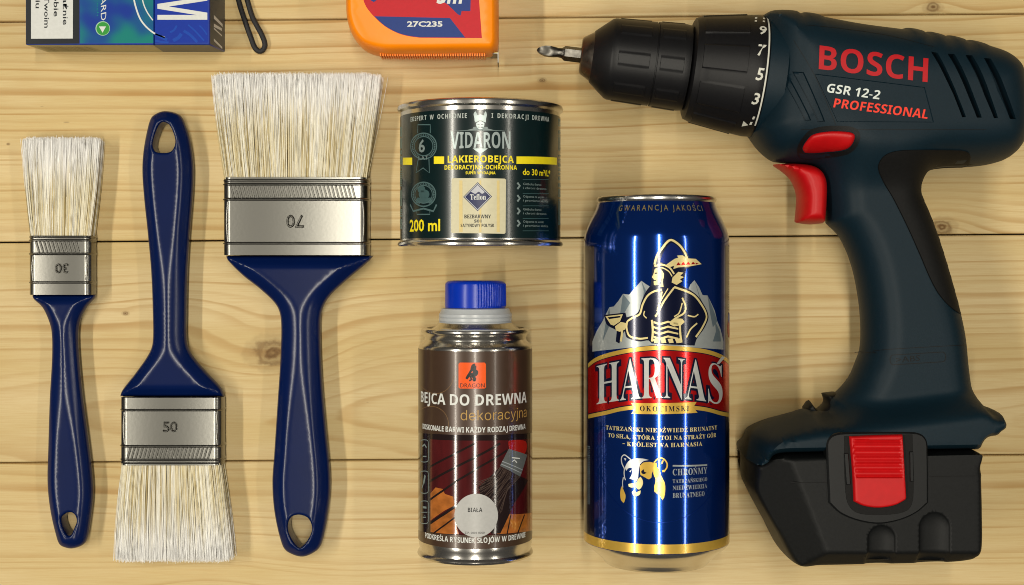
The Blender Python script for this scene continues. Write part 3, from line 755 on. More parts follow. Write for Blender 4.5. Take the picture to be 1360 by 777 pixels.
bc.text(tb, 'slogan', 'DOSKONALE BARWI KAŻDY RODZAJ DREWNA', b1x(103), b1x(550), b1y(113), b1y(91), P1, white_ink, bl, style=sansb)
bc.text(tb, 'slogan', 'PODKREŚLA RYSUNEK SŁOJÓW W DREWNIE', b1x(114), b1x(550), b1y(594), b1y(572), P1, white_ink, bl, style=sansb)
bc.put(tb, 'black_panel', bc.raw(B1([(84, 112), (160, 119), (250, 123), (336, 124), (420, 123), (510, 119), (584, 112), (584, 536), (510, 551), (420, 559), (336, 561), (250, 559), (160, 551), (84, 536)])), P1, ph_dark, bl)
pic = bc.put(tb, 'photo_print', bc.raw(B1([(137, 142), (240, 147), (336, 148), (440, 147), (530, 143), (580, 138), (580, 536), (510, 549), (420, 556), (336, 558), (250, 556), (137, 546)])), P2, mat('stained_boards', srgb(72, 18, 20), .10, coat=.6, noise=.35, nscale=160, streak=(1, .25, 1)), bl)
wood_o = mat('bare_boards_print', srgb(158, 92, 38), .10, coat=.6, noise=.3, nscale=300, streak=(.4, 1, 1))
for p in ([(138, 378), (160, 352), (190, 358), (200, 380), (236, 392), (242, 430), (200, 452), (138, 496)], [(138, 512), (246, 440), (250, 520), (262, 556), (200, 553), (138, 546)], [(438, 468), (579, 460), (579, 537), (510, 548), (426, 555)]):
    bc.put(tb, 'bare_board', bc.raw(B1(p)), P3, wood_o, pic)
for a, b, w in (((137, 262), (330, 160), .9), ((137, 325), (440, 160), 1.0), ((137, 405), (250, 325), .9), ((250, 325), (470, 190), .9), ((137, 508), (260, 425), 1.2), ((150, 553), (250, 478), .7), ((515, 553), (545, 470), .8), ((470, 553), (486, 470), .6)):
    bc.put(tb, 'board_gap', stroke(bc.raw(B1([a, ((a[0]+b[0])/2, (a[1]+b[1])/2), b])), w), P4, ph_dark, pic)
bc.put(tb, 'shade_print', bc.raw(B1([(345, 350), (440, 262), (530, 305), (560, 320), (500, 420), (440, 553), (400, 553)])), P4, ph_dark, pic)
bc.put(tb, 'printed_handle', bc.loop(B1([(478, 150), (548, 150), (556, 175), (546, 206, 'c'), (478, 186, 'c')]), .5), P4, ink('red_print', 150, 28, 20, .10, coat=.6), pic)
bc.put(tb, 'printed_ferrule', bc.raw(B1([(476, 184), (556, 210), (526, 305), (438, 258)])), P4+.03, ink('steel_print', 92, 96, 96, .10, coat=.6), pic)
for a, b in (((448, 238), (536, 276)), ((444, 250), (531, 290))):
    bc.put(tb, 'ferrule_line', stroke(bc.raw(B1([a, b])), .35), P5, ink('pale_print', 150, 156, 160, .10, coat=.6), pic)
bc.put(tb, 'ferrule_mark', merge2([stroke(bc.raw(B1([(490, 222), (525, 226)])), .5), stroke(bc.raw(B1([(492, 240), (500, 232), (512, 244)])), .5)]), P5, white_ink, pic)
L = []
for i in range(26):
    u = i/25; L.append(stroke(bc.raw(B1([(440+84*u, 262+42*u), (420+60*u+RNG.uniform(-12, 8), 300+62*u), (345+100*u+RNG.uniform(-25, 10), 345+110*u+RNG.uniform(-20, 15))])), RNG.uniform(.12, .3)))
bc.put(tb, 'printed_bristles', merge2(L), P5, ink('bristle_print', 74, 60, 54, .10, coat=.6), pic, kind='stuff')
disc = bc.put(tb, 'colour_disc', bc.raw(B1(ellipse(336, 474, 94, 95, 48))), P5+.03, ink('disc_grey', 168, 168, 166), bl)
bc.text(tb, 'disc_lettering', 'BIAŁA', b1x(300), b1x(362), b1y(459), b1y(441), P5+.07, black_ink, disc, style=sansb)
bc.text(tb, 'disc_lettering', 'Z.P. 0001 0000', b1x(286), b1x(372), b1y(554), b1y(545), P5+.07, black_ink, disc)
for y0, y1 in ((146, 240), (282, 376), (412, 508)):
    ic = bc.put(tb, 'icon_frame', stroke(bc.loop(B1([(94, y0+8), (100, y0), (122, y0), (128, y0+8), (128, y1-8), (122, y1), (100, y1), (94, y1-8)]), .5), .32, True), P2, grey_ink, bl)
    ym = (y0+y1)/2
    g = [stroke(bc.raw(B1([(102, ym-20), (112, ym-28), (120, ym-14)])), .8), stroke(bc.raw(B1([(104, ym+24), (120, ym+24)])), .5)] if y0 < 200 else [stroke(bc.raw(B1([(114, ym-30), (108, ym+4)])), 1.3), stroke(bc.raw(B1([(108, ym+2), (101, ym+26)])), .6)] if y0 < 400 else [stroke(bc.raw(B1([(98, ym), (124, ym)])), .3), stroke(bc.raw(B1([(104, ym-22), (120, ym-20)])), .9), stroke(bc.raw(B1([(104, ym+22), (118, ym+22), (112, ym+12)])), .5)]
    bc.put(tb, 'icon_mark', merge2(g), P2, grey_ink, ic)

# --- tall blue beer can
zb = 33.4
cn = Cyl(W(871.6, 0, zb)[0], zb, 33.1)
tc_ = Thing('drink_can', 'tall blue beer can with a red banner across its middle', 'beer can', (cn.xc, -50, 0))
alu = mat('bare_aluminium', (0.70, 0.69, 0.67), 0.24, 1.0, bump=0.03, bscale=500)
yt = 30.5
shoulder = [(-10.4+33.5-20.5+0.0, 33.1)]
body = [(-126.3, 33.0), (-125.6, 33.1), (-60, 33.1), (8.5, 33.1), (11.0, 33.0), (13.5, 32.5), (16.5, 31.5), (19.5, 30.2), (22.5, 28.7), (25.0, 27.5), (26.6, 27.0), (27.6, 26.7)]
can_blue = mat('blue_can_lacquer', srgb(2, 54, 142), 0.13, 0.80, coat=0.6, crough=.05, noise=0.04, nscale=80)
bd = part(tc_, 'can_wall', *can_lathe(cn.xc, cn.zc, body, 128, caps=False), can_blue, smooth=60)
rim = [(27.5, 26.6), (27.9, 26.9), (28.4, 27.2), (29.2, 27.3), (30.0, 27.0), (30.4, 26.3), (30.3, 25.4), (29.4, 25.0), (24.5, 24.6), (24.2, 22)]
part(tc_, 'can_lid', *can_lathe(cn.xc, cn.zc, rim, 112), alu, smooth=50)
base = [(-126.2, 33.02), (-127.0, 32.8), (-128.4, 31.6), (-130.4, 29.2), (-132.2, 27.0), (-133.2, 26.0), (-134.0, 25.0), (-135.6, 24.0), (-136.4, 23.2), (-136.5, 22.4), (-135.8, 21.4), (-133, 19.5), (-128, 12), (-126.5, 3)]
part(tc_, 'can_base', *can_lathe(cn.xc, cn.zc, base[::1][::-1][::-1], 112), alu, smooth=50)
D2 = zoomer(760, 240, .2703); D3 = zoomer(760, 440, .2188); D4 = zoomer(760, 580, .2536)
d2x = lambda a: 760+a*.2703; d3x = lambda a: 760+a*.2188; d4x = lambda a: 760+a*.2536
d2y = lambda a: 240+a*.2703; d3y = lambda a: 440+a*.2188; d4y = lambda a: 580+a*.2536
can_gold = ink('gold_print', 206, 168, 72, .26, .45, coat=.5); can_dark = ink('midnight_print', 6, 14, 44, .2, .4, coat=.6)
can_red = ink('red_print_can', 206, 20, 22, .2, .75, coat=.6); can_grey = ink('grey_print_can', 158, 164, 164, .26, .4, coat=.5)
can_grey2 = ink('mid_grey_print', 104, 118, 126, .26, .4, coat=.5); can_pale = ink('pale_gold_print', 214, 198, 140, .28, .3, coat=.5)
can_lett = ink('letter_grey', 188, 190, 188, .28, .35, coat=.5)
Q = [0.05+0.04*i for i in range(8)]
# dark bands round the sides paint in the dark reflections on the can's edges
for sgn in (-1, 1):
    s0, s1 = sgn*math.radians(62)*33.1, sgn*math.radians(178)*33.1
    cn.put(tc_, 'dark_reflection_band', np.array([(min(s0, s1), -122.3), (max(s0, s1), -122.3), (max(s0, s1), 8.0), (min(s0, s1), 8.0)]), Q[0], can_dark, bd, step=3)
gold_b = [(s, y) for s, y in ((-103.5, -126.0), (103.5, -126.0), (103.5, -121.9), (-103.5, -121.9))]
cn.put(tc_, 'gold_band', np.array(gold_b), Q[1], can_gold, bd, step=3)
L = [stroke(cn.raw(D4([(75, 528), (150, 552), (230, 562)])), .35), stroke(cn.raw(D4([(690, 556), (760, 545), (826, 520)])), .35)]
# the neck wording follows the neck's own slope
v, f = fit_text('GWARANCJA JAKOŚCI', *[cn.px(x, 281)[0]*.87 for x in (813, 944)], 0, 2.9, space=1.5)
v, f = cut_cols(v, f, 1.5); a = v[:, 0]/28.6; yy = 23.2+v[:, 1]*0.86; rr = np.interp(yy, [p[0] for p in body], [p[1] for p in body])+.08
V = np.c_[cn.xc+rr*np.sin(a), yy, cn.zc+rr*np.cos(a)]
part(tc_, 'neck_lettering', V, face_up(V, f, lambda c: np.array([0, 0, 1.0])), ink('neck_ink', 120, 104, 58), bd, smooth=60)
mt = cn.put(tc_, 'mountain_print', cn.raw(D2([(100, 790), (120, 740), (150, 690), (183, 622), (205, 618), (228, 590), (250, 556), (280, 560), (310, 525), (340, 492), (362, 508), (382, 520), (420, 560), (560, 560), (580, 510), (600, 489), (622, 522), (640, 562), (664, 564), (682, 600), (700, 640), (712, 690), (728, 730), (742, 790), (742, 830), (420, 805), (100, 840)])), Q[1], can_grey, bd)
for p in ([(250, 556), (285, 600), (262, 640), (230, 690), (238, 640)], [(340, 492), (372, 560), (345, 600), (352, 545)], [(600, 489), (648, 640), (668, 700), (640, 600), (620, 560)], [(664, 564), (712, 690), (690, 720), (676, 650)], [(183, 622), (190, 700), (150, 790), (165, 700)], [(700, 690), (724, 740), (730, 790), (690, 790), (705, 740)]):
    cn.put(tc_, 'mountain_facet', cn.raw(D2(p)), Q[2], can_grey2, mt)
# highlander emblem: dark figure, gold line work
fig = cn.put(tc_, 'emblem_figure', cn.loop(D2([(385, 515, 'c'), (395, 420, 'c'), (402, 385), (430, 335), (480, 284), (520, 300), (552, 335), (576, 380, 'c'), (636, 405, 'c'), (560, 432, 'c'), (552, 470), (530, 512, 'c'), (590, 545), (630, 585), (668, 665), (650, 720), (612, 775), (600, 810, 'c'), (390, 800, 'c'), (375, 785), (330, 790), (268, 770), (258, 740), (232, 800, 'c'), (215, 790, 'c'), (220, 735, 'c'), (170, 705), (158, 660, 'c'), (262, 648, 'c'), (268, 672, 'c'), (322, 648), (340, 595), (362, 545)]), .8), Q[3], can_dark, bd)
hat = cn.put(tc_, 'emblem_hat', cn.loop(D2([(432, 398, 'c'), (440, 372), (460, 332), (486, 306), (516, 322), (538, 352), (548, 378, 'c'), (500, 398), (470, 416, 'c')]), .6), Q[4], ink('hat_blue', 14, 38, 112, .2, .6, coat=.5), fig)
def gl(pts, w=.55): return stroke(cn.loop(D2(pts), .5) if False else spline([cn.px(*p) for p in D2(pts)], .5, False), w)
lines = [gl([(405, 412), (414, 376), (440, 334), (480, 292), (516, 308), (546, 342), (564, 382)], .95), gl([(404, 420), (440, 412), (478, 428), (500, 458)], .75), gl([(410, 434), (440, 428), (474, 446), (490, 470)], .5),
         gl([(440, 535), (400, 545), (370, 566), (346, 610), (332, 655), (300, 672), (272, 690)], .8), gl([(272, 690), (268, 720), (282, 762), (330, 776), (372, 772)], .8), gl([(356, 640), (352, 660), (366, 676)], .5),
         gl([(500, 522), (586, 556), (622, 592), (658, 664), (640, 716), (606, 768)], .9), gl([(440, 545), (432, 590), (418, 640)], .7), gl([(500, 525), (452, 590), (420, 650), (408, 668)], .8), gl([(470, 530), (440, 580), (424, 610)], .45),
         gl([(540, 575), (556, 620), (548, 650), (520, 668), (500, 680)], .8), gl([(540, 600), (524, 650), (500, 668)], .55), gl([(566, 662), (600, 668), (618, 656)], .6), gl([(392, 684), (396, 740), (392, 790)], .9), gl([(528, 700), (530, 750), (536, 795)], .9),
         gl([(238, 700), (246, 740), (240, 790)], 1.0), gl([(612, 700), (580, 730), (560, 770)], .7)]
cn.put(tc_, 'emblem_lines', merge2(lines), Q[5], can_pale, fig)
gp = [[(462, 412), (482, 398), (502, 384), (520, 378), (514, 368), (540, 366), (566, 382), (606, 384), (634, 410), (570, 422), (520, 426), (496, 434), (500, 418), (480, 424)], [(492, 476), (520, 448), (546, 452), (530, 466), (548, 474), (528, 484), (540, 494), (512, 512), (488, 500)]]
gp += [[(165, 666), (250, 656), (236, 692), (206, 712), (190, 706)], [(212, 716), (240, 694), (268, 700), (262, 730), (236, 742), (216, 736)], [(478, 694), (500, 676), (540, 678), (552, 694), (534, 710), (500, 716), (480, 706)]]
for i in range(4): gp.append([(400, 690+i*24), (430, 700+i*24), (470, 688+i*24), (520, 700+i*24), (520, 708+i*24), (470, 698+i*24), (430, 710+i*24), (400, 700+i*24)])
for i in range(4): gp.append([(396+i*36, 778), (420+i*36, 774), (426+i*36, 796), (404+i*36, 798)])
cn.put(tc_, 'emblem_gold', merge2([poly_fill(cn.raw(D2(p))) for p in gp]), Q[5], can_pale, fig)
face = cn.put(tc_, 'emblem_face', cn.loop(D2([(404, 436, 'c'), (436, 434, 'c'), (450, 460), (446, 490), (448, 522, 'c'), (428, 520, 'c'), (424, 512), (404, 514), (400, 496, 'c'), (404, 490, 'c'), (400, 484), (391, 474, 'c'), (400, 456)]), .5), Q[5], ink('face_print', 190, 178, 124, .28, .3, coat=.5), fig)
for p in ([(404, 452), (418, 450), (420, 456), (406, 459)], [(402, 488), (414, 486), (414, 491), (403, 493)], [(404, 514), (424, 512), (440, 480), (436, 505), (426, 518)]):
    cn.put(tc_, 'face_line', cn.raw(D2(p)), Q[6], can_dark, face)
cn.put(tc_, 'feather_pattern', merge2([poly_fill(cn.raw(D2(p))) for p in ([(510, 416), (520, 400), (532, 414)], [(534, 414), (544, 398), (556, 413)], [(558, 413), (568, 398), (580, 412)], [(582, 411), (592, 398), (604, 410)], [(604, 402), (620, 408), (606, 412)])]), Q[6], can_red, fig)
cn.put(tc_, 'axe_mark', cn.raw(D2([(176, 671), (240, 664), (236, 672), (184, 680)])), Q[6], can_dark, fig)
# banner
def bank(pts, q, m, nm, par, step=.8): return cn.put(tc_, nm, cn.loop(D3(pts), step), q, m, par)
arc_t = [(98, 196), (160, 152), (300, 112), (420, 94), (540, 86), (660, 92), (800, 108), (900, 140), (948, 176)]
arc_b = [(948, 520), (900, 510), (800, 484), (660, 470), (540, 466), (420, 470), (300, 484), (200, 508), (100, 530)]
bank([(*p, 'c') if i in (0, 8) else p for i, p in enumerate(arc_t)]+[(*p, 'c') if i in (0, 8) else p for i, p in enumerate(arc_b)], Q[4], can_gold, 'banner_border', bd)
def sh(pts, d): return [(p[0], p[1]+d) for p in pts]
rb = sh(arc_t, 26)+sh(arc_b, -24)
bank([(*p, 'c') if i in (0, 8, 9, 17) else p for i, p in enumerate(rb)], Q[5], can_dark, 'banner_line', bd)
rb = sh(arc_t, 31)+sh(arc_b, -30)
ban = bank([(*p, 'c') if i in (0, 8, 9, 17) else p for i, p in enumerate(rb)], Q[6], can_red, 'banner', bd)
yb_f = lambda u: d3y(404+40*((u-d3x(530))/(380*.2188))**2); yt_f = lambda u: d3y(160+52*((u-d3x(530))/(380*.2188))**2)
fontk = dict(font='math')
name_s = serif('HARNAS')
px_text(cn, tc_, 'brand_outline', name_s, d3x(143), d3x(917), lambda u: yb_f(u)+2.2, lambda u: yt_f(u)-2.2, Q[7], can_dark, ban, bold=0.035, res=3, **fontk)
px_text(cn, tc_, 'brand_lettering', name_s, d3x(152), d3x(908), yb_f, yt_f, Q[7]+.04, can_lett, ban, bold=-0.004, res=3, **fontk)
cn.put(tc_, 'accent_mark', cn.raw(D3([(872, 196), (905, 150), (922, 158), (886, 200)])), Q[7]+.04, can_lett, ban)
tag_ = cn.put(tc_, 'banner_tag', cn.raw(D3([(356, 434), (752, 428), (732, 462), (758, 494), (360, 500), (384, 466)])), Q[7]+.06, can_gold, ban)
cn.text(tc_, 'tag_lettering', serif('OKOCIMSKI'), d3x(412), d3x(706), d3y(486), d3y(454), Q[7]+.10, can_dark, tag_, font='math', space=1.2)
for s, x0, x1, y in (('TATRZAŃSKI NIEDŹWIEDŹ BRUNATNY', 205, 878, 613), ('TO SIŁA, KTÓRA STOI NA STRAŻY GÓR', 218, 872, 659), ('– KRÓLESTWA HARNASIA', 306, 788, 703)):
    cn.text(tc_, 'motto_lettering', s, d3x(x0), d3x(x1), d3y(y), d3y(y-25), Q[1], can_pale, bd, style=serif)
oval = cn.raw(D4(ellipse(462, 120, 318, 330, 60, 0.1, 3.04)))
cn.put(tc_, 'oval_line', stroke(oval, .3), Q[1], ink('oval_ink', 10, 44, 120, .2, .7), bd)
# bear head emblem
DB = zoomer(810, 590, .1158)
def bl_(p): return cn.loop(DB(p), .35)
def bst(p, w): return stroke(spline([cn.px(*q) for q in DB(p)], .4, False), w)
bear = cn.put(tc_, 'bear_emblem', merge2([poly_fill(bl_(p)) for p in ([(178, 255), (205, 205), (240, 178), (300, 162), (380, 165), (445, 180, 'c'), (385, 195), (345, 230, 'c'), (332, 300), (322, 392), (300, 430, 'c'), (288, 412), (255, 403), (225, 395, 'c'), (250, 350), (258, 300), (250, 270, 'c'), (215, 275), (188, 305, 'c'), (176, 272)], [(160, 158, 'c'), (188, 165), (178, 190, 'c')], [(222, 314, 'c'), (252, 286, 'c'), (240, 322, 'c')])]+[bst([(168, 280), (138, 215), (136, 150), (165, 122), (200, 142), (240, 175)], .5), bst([(168, 280), (164, 330), (170, 380), (180, 412)], .45), bst([(156, 378), (146, 440), (150, 496)], .4)]), Q[1], can_lett, bd)
cn.put(tc_, 'bear_gold', merge2([poly_fill(bl_(p)) for p in ([(345, 245, 'c'), (385, 210), (460, 203), (505, 214, 'c'), (495, 300), (482, 335), (476, 385, 'c'), (445, 402), (420, 390), (378, 366), (352, 352, 'c'), (345, 300)], [(500, 215, 'c'), (535, 212, 'c'), (540, 260), (570, 292), (580, 340), (606, 395), (632, 455), (634, 540), (624, 600), (604, 642, 'c'), (570, 592), (510, 542, 'c'), (510, 480), (525, 410), (500, 340)], [(140, 478, 'c'), (165, 540), (181, 590), (172, 650), (158, 674, 'c'), (130, 640), (120, 570), (128, 505)], [(596, 188, 'c'), (616, 184, 'c'), (606, 216), (590, 226, 'c')], [(598, 298, 'c'), (638, 292, 'c'), (630, 318, 'c'), (600, 320, 'c')])]+[bst([(505, 212), (540, 176), (582, 158), (626, 176), (656, 226), (650, 272), (622, 308)], .6)]), Q[2], can_gold, bear)
cn.put(tc_, 'bear_muzzle', merge2([poly_fill(bl_(p)) for p in ([(213, 456, 'c'), (250, 448), (300, 440), (330, 392), (355, 372, 'c'), (379, 420), (375, 470), (342, 516), (312, 510), (300, 490), (250, 496), (218, 486, 'c')], [(253, 546, 'c'), (284, 528), (302, 550), (332, 536), (354, 528, 'c'), (346, 572), (310, 594), (270, 586)])]), Q[3], can_pale, bear)
cn.put(tc_, 'bear_eye', bl_([(360, 312), (392, 284, 'c'), (394, 312), (422, 326, 'c'), (396, 342), (370, 336)]), Q[3], can_dark, bear)
cn.put(tc_, 'rule_line', stroke(cn.raw(D4([(526, 152), (706, 148)])), .7), Q[1], can_grey, bd)
for s, x1, y, h in (('CHROŃMY', 706, 199, 33), ('TATRZAŃSKIEGO', 706, 239, 19), ('NIEDŹWIEDZIA', 705, 276, 22), ('BRUNATNEGO', 692, 317, 25)):
    cn.text(tc_, 'plea_lettering', s, d4x(526), d4x(x1), d4y(y), d4y(y-h), Q[1], can_grey, bd, style=serif)
# print on the edges of the dark side bands
s_r = 33.1*math.radians(72); s_l = -33.1*math.radians(70)
L = []
for y in np.arange(-30, 8, 1.15):
    if RNG.random() < .85: L.append(stroke(np.array([(s_r, y), (s_r+RNG.uniform(1.5, 2.6), y)]), RNG.uniform(.3, .8)))
cn.put(tc_, 'side_print', merge2(L), Q[1], can_grey, bd, kind='stuff')
cn.put(tc_, 'side_roundel', ellipse(s_r+1.5, -29, 4.5, 4.5, 24), Q[1], ink('roundel_red', 150, 40, 36), bd)
cn.put(tc_, 'side_roundel', ellipse(s_r+1.0, -24.5, 2.5, 2.5, 24), Q[2], ink('roundel_blue', 70, 90, 150), bd)
L = []
for y in np.arange(-108, -82, .8): L.append(stroke(np.array([(s_l-2.6, y), (s_l+.6, y)]), RNG.uniform(.2, .6)))
cn.put(tc_, 'side_barcode', merge2(L), Q[1], can_grey2, bd, kind='stuff')
# ------------------------------------------------------------------ cigarette pack
ct = 22.0
xL, yL = W(33.8, 59.5, ct); xR, _ = W(278.5, 57.5, ct); yU = yL+56
pk = Thing('cigarette_pack', 'blue and teal cigarette pack with a white warning panel', 'cigarette pack', ((xL+xR)/2, yL+28, 0))
p_blue = mat('pack_blue', srgb(6, 48, 140), .3, coat=.0, noise=.05, nscale=60)
p_grey = ink('pack_grey', 70, 74, 78, .35); p_beige = ink('pack_beige', 176, 164, 118, .45); p_black = ink('pack_black', 26, 30, 36, .3)
shr = 2.6
def pk_box(x0, x1, y0, y1, z0, z1): 
    v, f = box(x0, x1, y0, y1, z0, z1); v[:, 0] -= (v[:, 2]-ct)*shr/ct*-1*-1; return v, f
def bevel_box(x0, x1, y0, y1, z0, z1, e=.35):
    loop = np.array([(x0+e, y0), (x1-e, y0), (x1, y0+e), (x1, y1-e), (x1-e, y1), (x0+e, y1), (x0, y1-e), (x0, y0+e)])
    n = 8; lv = [(z0, e), (z0+e, 0), (z1-e, 0), (z1, e)]; V = []
    for z, i in lv:
        q = grow(loop, -i*.7)
        V += [(p[0]+(ct-z)*shr/ct, p[1], z) for p in q]
    Fc = [tuple(range(n))[::-1], tuple(3*n+k for k in range(n))]+[(i*n+k, i*n+(k+1) % n, (i+1)*n+(k+1) % n, (i+1)*n+k) for i in range(3) for k in range(n)]
    return np.array(V), Fc
xS, _ = W(204.5, 0, ct)
part(pk, 'pack_body', *bevel_box(xL, xS-.12, yL, yU, 0.1, ct), p_blue, smooth=30)
part(pk, 'flip_lid', *bevel_box(xS+.12, xR, yL, yU, 0.1, ct), p_blue, smooth=30)
def pflat(nm, pts, z, m, **kw): return flat(pk, nm, np.array([W(*p, ct) for p in pts]), z, m, **kw)
z1, z2, z3 = ct+.04, ct+.08, ct+.12
blk = pflat('warning_border', [(34.6, 58.7), (105.5, 58.0), (105.5, -96), (34.6, -96)], z1, p_black)
pflat('warning_panel', [(41.3, 51.5), (96.7, 51.2), (97.5, -90), (41.3, -90)], z2, ink('panel_white', 200, 202, 200, .4), parent=blk)
def vtext(nm, s, xc_, y0, y1, h, z, m, par=None, up=1, **kw):
    """lettering turned a quarter clockwise, read downwards: letter tops point right; y0 first row, y1 last row"""
    v, f = text2d(s, **kw); w = v[:, 0].max(); (xa, ya), (_, yb2) = W(xc_, y0, z), W(xc_, y1, z)
    hh = h*(H-z)/F; s_ = (ya-yb2)/w
    P = np.c_[xa+v[:, 1]*hh, ya-v[:, 0]*s_, np.full(len(v), z)]
    return part(pk, nm, P, face_up(P, f, lambda c: np.array([0, 0, 1.0])), m, par, smooth=0)
for s, x, yy, k in (('Palenie poważnie', 83.5, 33.0, 16), ('szkodzi Tobie', 71.3, 22.0, 13), ('i osobom w Twoim', 58.7, 37.0, 16), ('otoczeniu', 47.2, 11.0, 9)):
    vtext('warning_lettering', s, x, yy-k*7.3, yy, 6.6, z3, p_black, blk, bold=.012)
teal = ink('pack_teal', 10, 120, 130, .28, coat=.4); teal2 = ink('pack_aqua', 14, 96, 146, .28, coat=.4)
# glossy colour wash on the front: soft procedural clouds of teal and blue
wash = bpy.data.materials.new('teal_wash'); wash.use_nodes = True; N = NT(wash.node_tree); b = wash.node_tree.nodes['Principled BSDF']
tcn = wash.node_tree.nodes.new('ShaderNodeTexCoord')
wash.node_tree.links.new(N.mix(N.ss(N.noise(tcn.outputs['Object'], 38, 2), .36, .60), srgb(4, 46, 140), srgb(4, 118, 112)), b.inputs['Base Color'])
b.inputs['Roughness'].default_value = .3; b.inputs['Specular IOR Level'].default_value = .3
front = pflat('front_print', [(106.5, 57.6), (203.6, 57.2), (203.6, -96), (106.5, -96)], z1, wash)
lidp = pflat('lid_print', [(205.6, 57.1), (276.5, 56.6), (276.5, -96), (205.6, -96)], z1, ink('lid_blue', 6, 46, 150, .3))
vtext('brand_lettering', 'FORWARD', 134.0, -52, 27, 7, z2, white_ink, front, bold=.0, shear=-.15)
vtext('small_print', 'taste of fresh', 128.6, -52, 21, 2.4, z2, teal, front)
pflat('button_ring', [(136.5+9.6*math.cos(a), 37.8+9.6*math.sin(a)) for a in np.linspace(0, 6.28, 33)[:-1]], z2, ink('ring_pale', 150, 190, 160), parent=front)
pflat('button_disc', [(136.8+8.6*math.cos(a), 38.0+8.6*math.sin(a)) for a in np.linspace(0, 6.28, 33)[:-1]], z3, ink('button_green', 40, 140, 50), parent=front)
pflat('button_arrow', [(131.5, 35.2), (141, 35.2), (136.3, 43.4)], z3+.04, white_ink, parent=front)
for k, (pts, w) in enumerate((([(177.5, -30), (177, -10), (180, 8), (188, 28), (203, 43), (219, 50)], .75), ([(187, -30), (188, -8), (191, 6), (196, 17), (203, 27)], .55), ([(180, -30), (180, -8), (184, 10), (192, 28), (203, 39)], .3))):
    v, f = stroke(spline([W(*p, ct) for p in pts], .5, False), w)
    flat(pk, 'curve_line', (v, f), z2, white_ink if k < 2 else teal2, parent=front)
for s, y0, y1 in (('M', -8.5, 26.2), ('&', -44, -15), ('L', -78, -50)):
    vtext('logo_letter', sansb(s), 209, y0, y1, 63, z2, white_ink, lidp, font='math')
sky_ = ink('lid_pale', 12, 66, 165, .3)
v = merge2([stroke(spline([W(*p, ct) for p in q], .5, False), w) for q, w in (([(206, 45), (214, 49), (222, 53)], 1.4), ([(230, 54), (237, 50), (241, 45)], 1.6), ([(244, 41), (252, 46), (262, 56)], 1.2), ([(250, 33), (259, 41), (271, 54)], .7), ([(226, 43), (231, 40), (235, 34)], .9), ([(206, 54), (216, 56), (224, 56.4)], .9), ([(265, 34), (270, 39), (275, 46)], .6))])
flat(pk, 'skyline_print', v, z2, sky_, parent=lidp)
# bottom edge and lid end face
def wall(nm, pts3, m, par=None): return part(pk, nm, pts3, [tuple(range(len(pts3)))], m, par, smooth=0)
def edge_pt(x, z): return (x+(ct-z)*shr/ct, yL-.05, z)
wall('bottom_edge_print', [edge_pt(xL+.5, .6), edge_pt(xS-3.6, .6), edge_pt(xS-.6, ct-.5), edge_pt(xL+.5, ct-.5)], p_beige)
wall('lid_edge_print', [edge_pt(xS-3.4, .6), edge_pt(xR-.5, .6), edge_pt(xR-.5, ct-.5), edge_pt(xS-.4, ct-.5)], p_grey)
L = []
for i in range(30):
    x = xL+3+i*.85; w = RNG.uniform(.15, .5); v = np.array([edge_pt(x, 4), edge_pt(x+w, 4), edge_pt(x+w, 17), edge_pt(x, 17)]); v[:, 1] -= .05
    L.append((v, [(0, 1, 2, 3)]))
part(pk, 'bar_code', *join(L), ink('bar_ink', 120, 108, 74, .5), smooth=0, kind='stuff')
ex = lambda y, z: (xR+(ct-z)*shr/ct+.05, y, z)
wall('lid_end_print', [ex(yL+.5, .6), ex(yU-.5, .6), ex(yU-.5, ct-.5), ex(yL+.5, ct-.5)], p_grey)
for q in ([(15, 16.5), (20, 16.5), (25, 4), (21, 4)], [(26.5, 16.5), (31, 16.5), (31, 5), (27.5, 5)], [(32, 16.5), (34, 16.5), (38.5, 5), (36.5, 5)], [(46.5, 16.5), (50, 16.5), (55.5, 4.5), (52.5, 4.5)]):
    P = np.array([ex(yL+(57.5-r)*(H-ct)/F, z_) for r, z_ in q])+[.06, 0, 0]
    part(pk, 'end_stroke', P, face_up(P, [(0, 1, 2, 3)], lambda c: np.array([1.0, 0, .3])), white_ink, smooth=0)

# ------------------------------------------------------------------ wrist cord
cd = Thing('wrist_cord', 'thin black cord ending in a narrow loop', 'cord', (*W(338, 20), 0))
cord_m = mat('black_cord', (.012, .012, .014), .7, noise=.4, nscale=1500, bump=.6, bscale=2500)
path = spline([(*W(p[0], p[1], 2.2),) for p in ((303, -60), (312, -20), (318, 6), (326, 30), (333, 50), (337, 61), (341, 66.5), (345.5, 68), (350, 64.5), (351.5, 58), (347.5, 46), (341, 34), (334.5, 21), (328, 0), (321, -24), (310, -62))], .7, False)
zz = 1.5+.35*np.sin(np.arange(len(path))*.16)+.35
part(cd, 'cord_strand', *tube(np.c_[path, zz], 1.25, 10), cord_m, smooth=60)

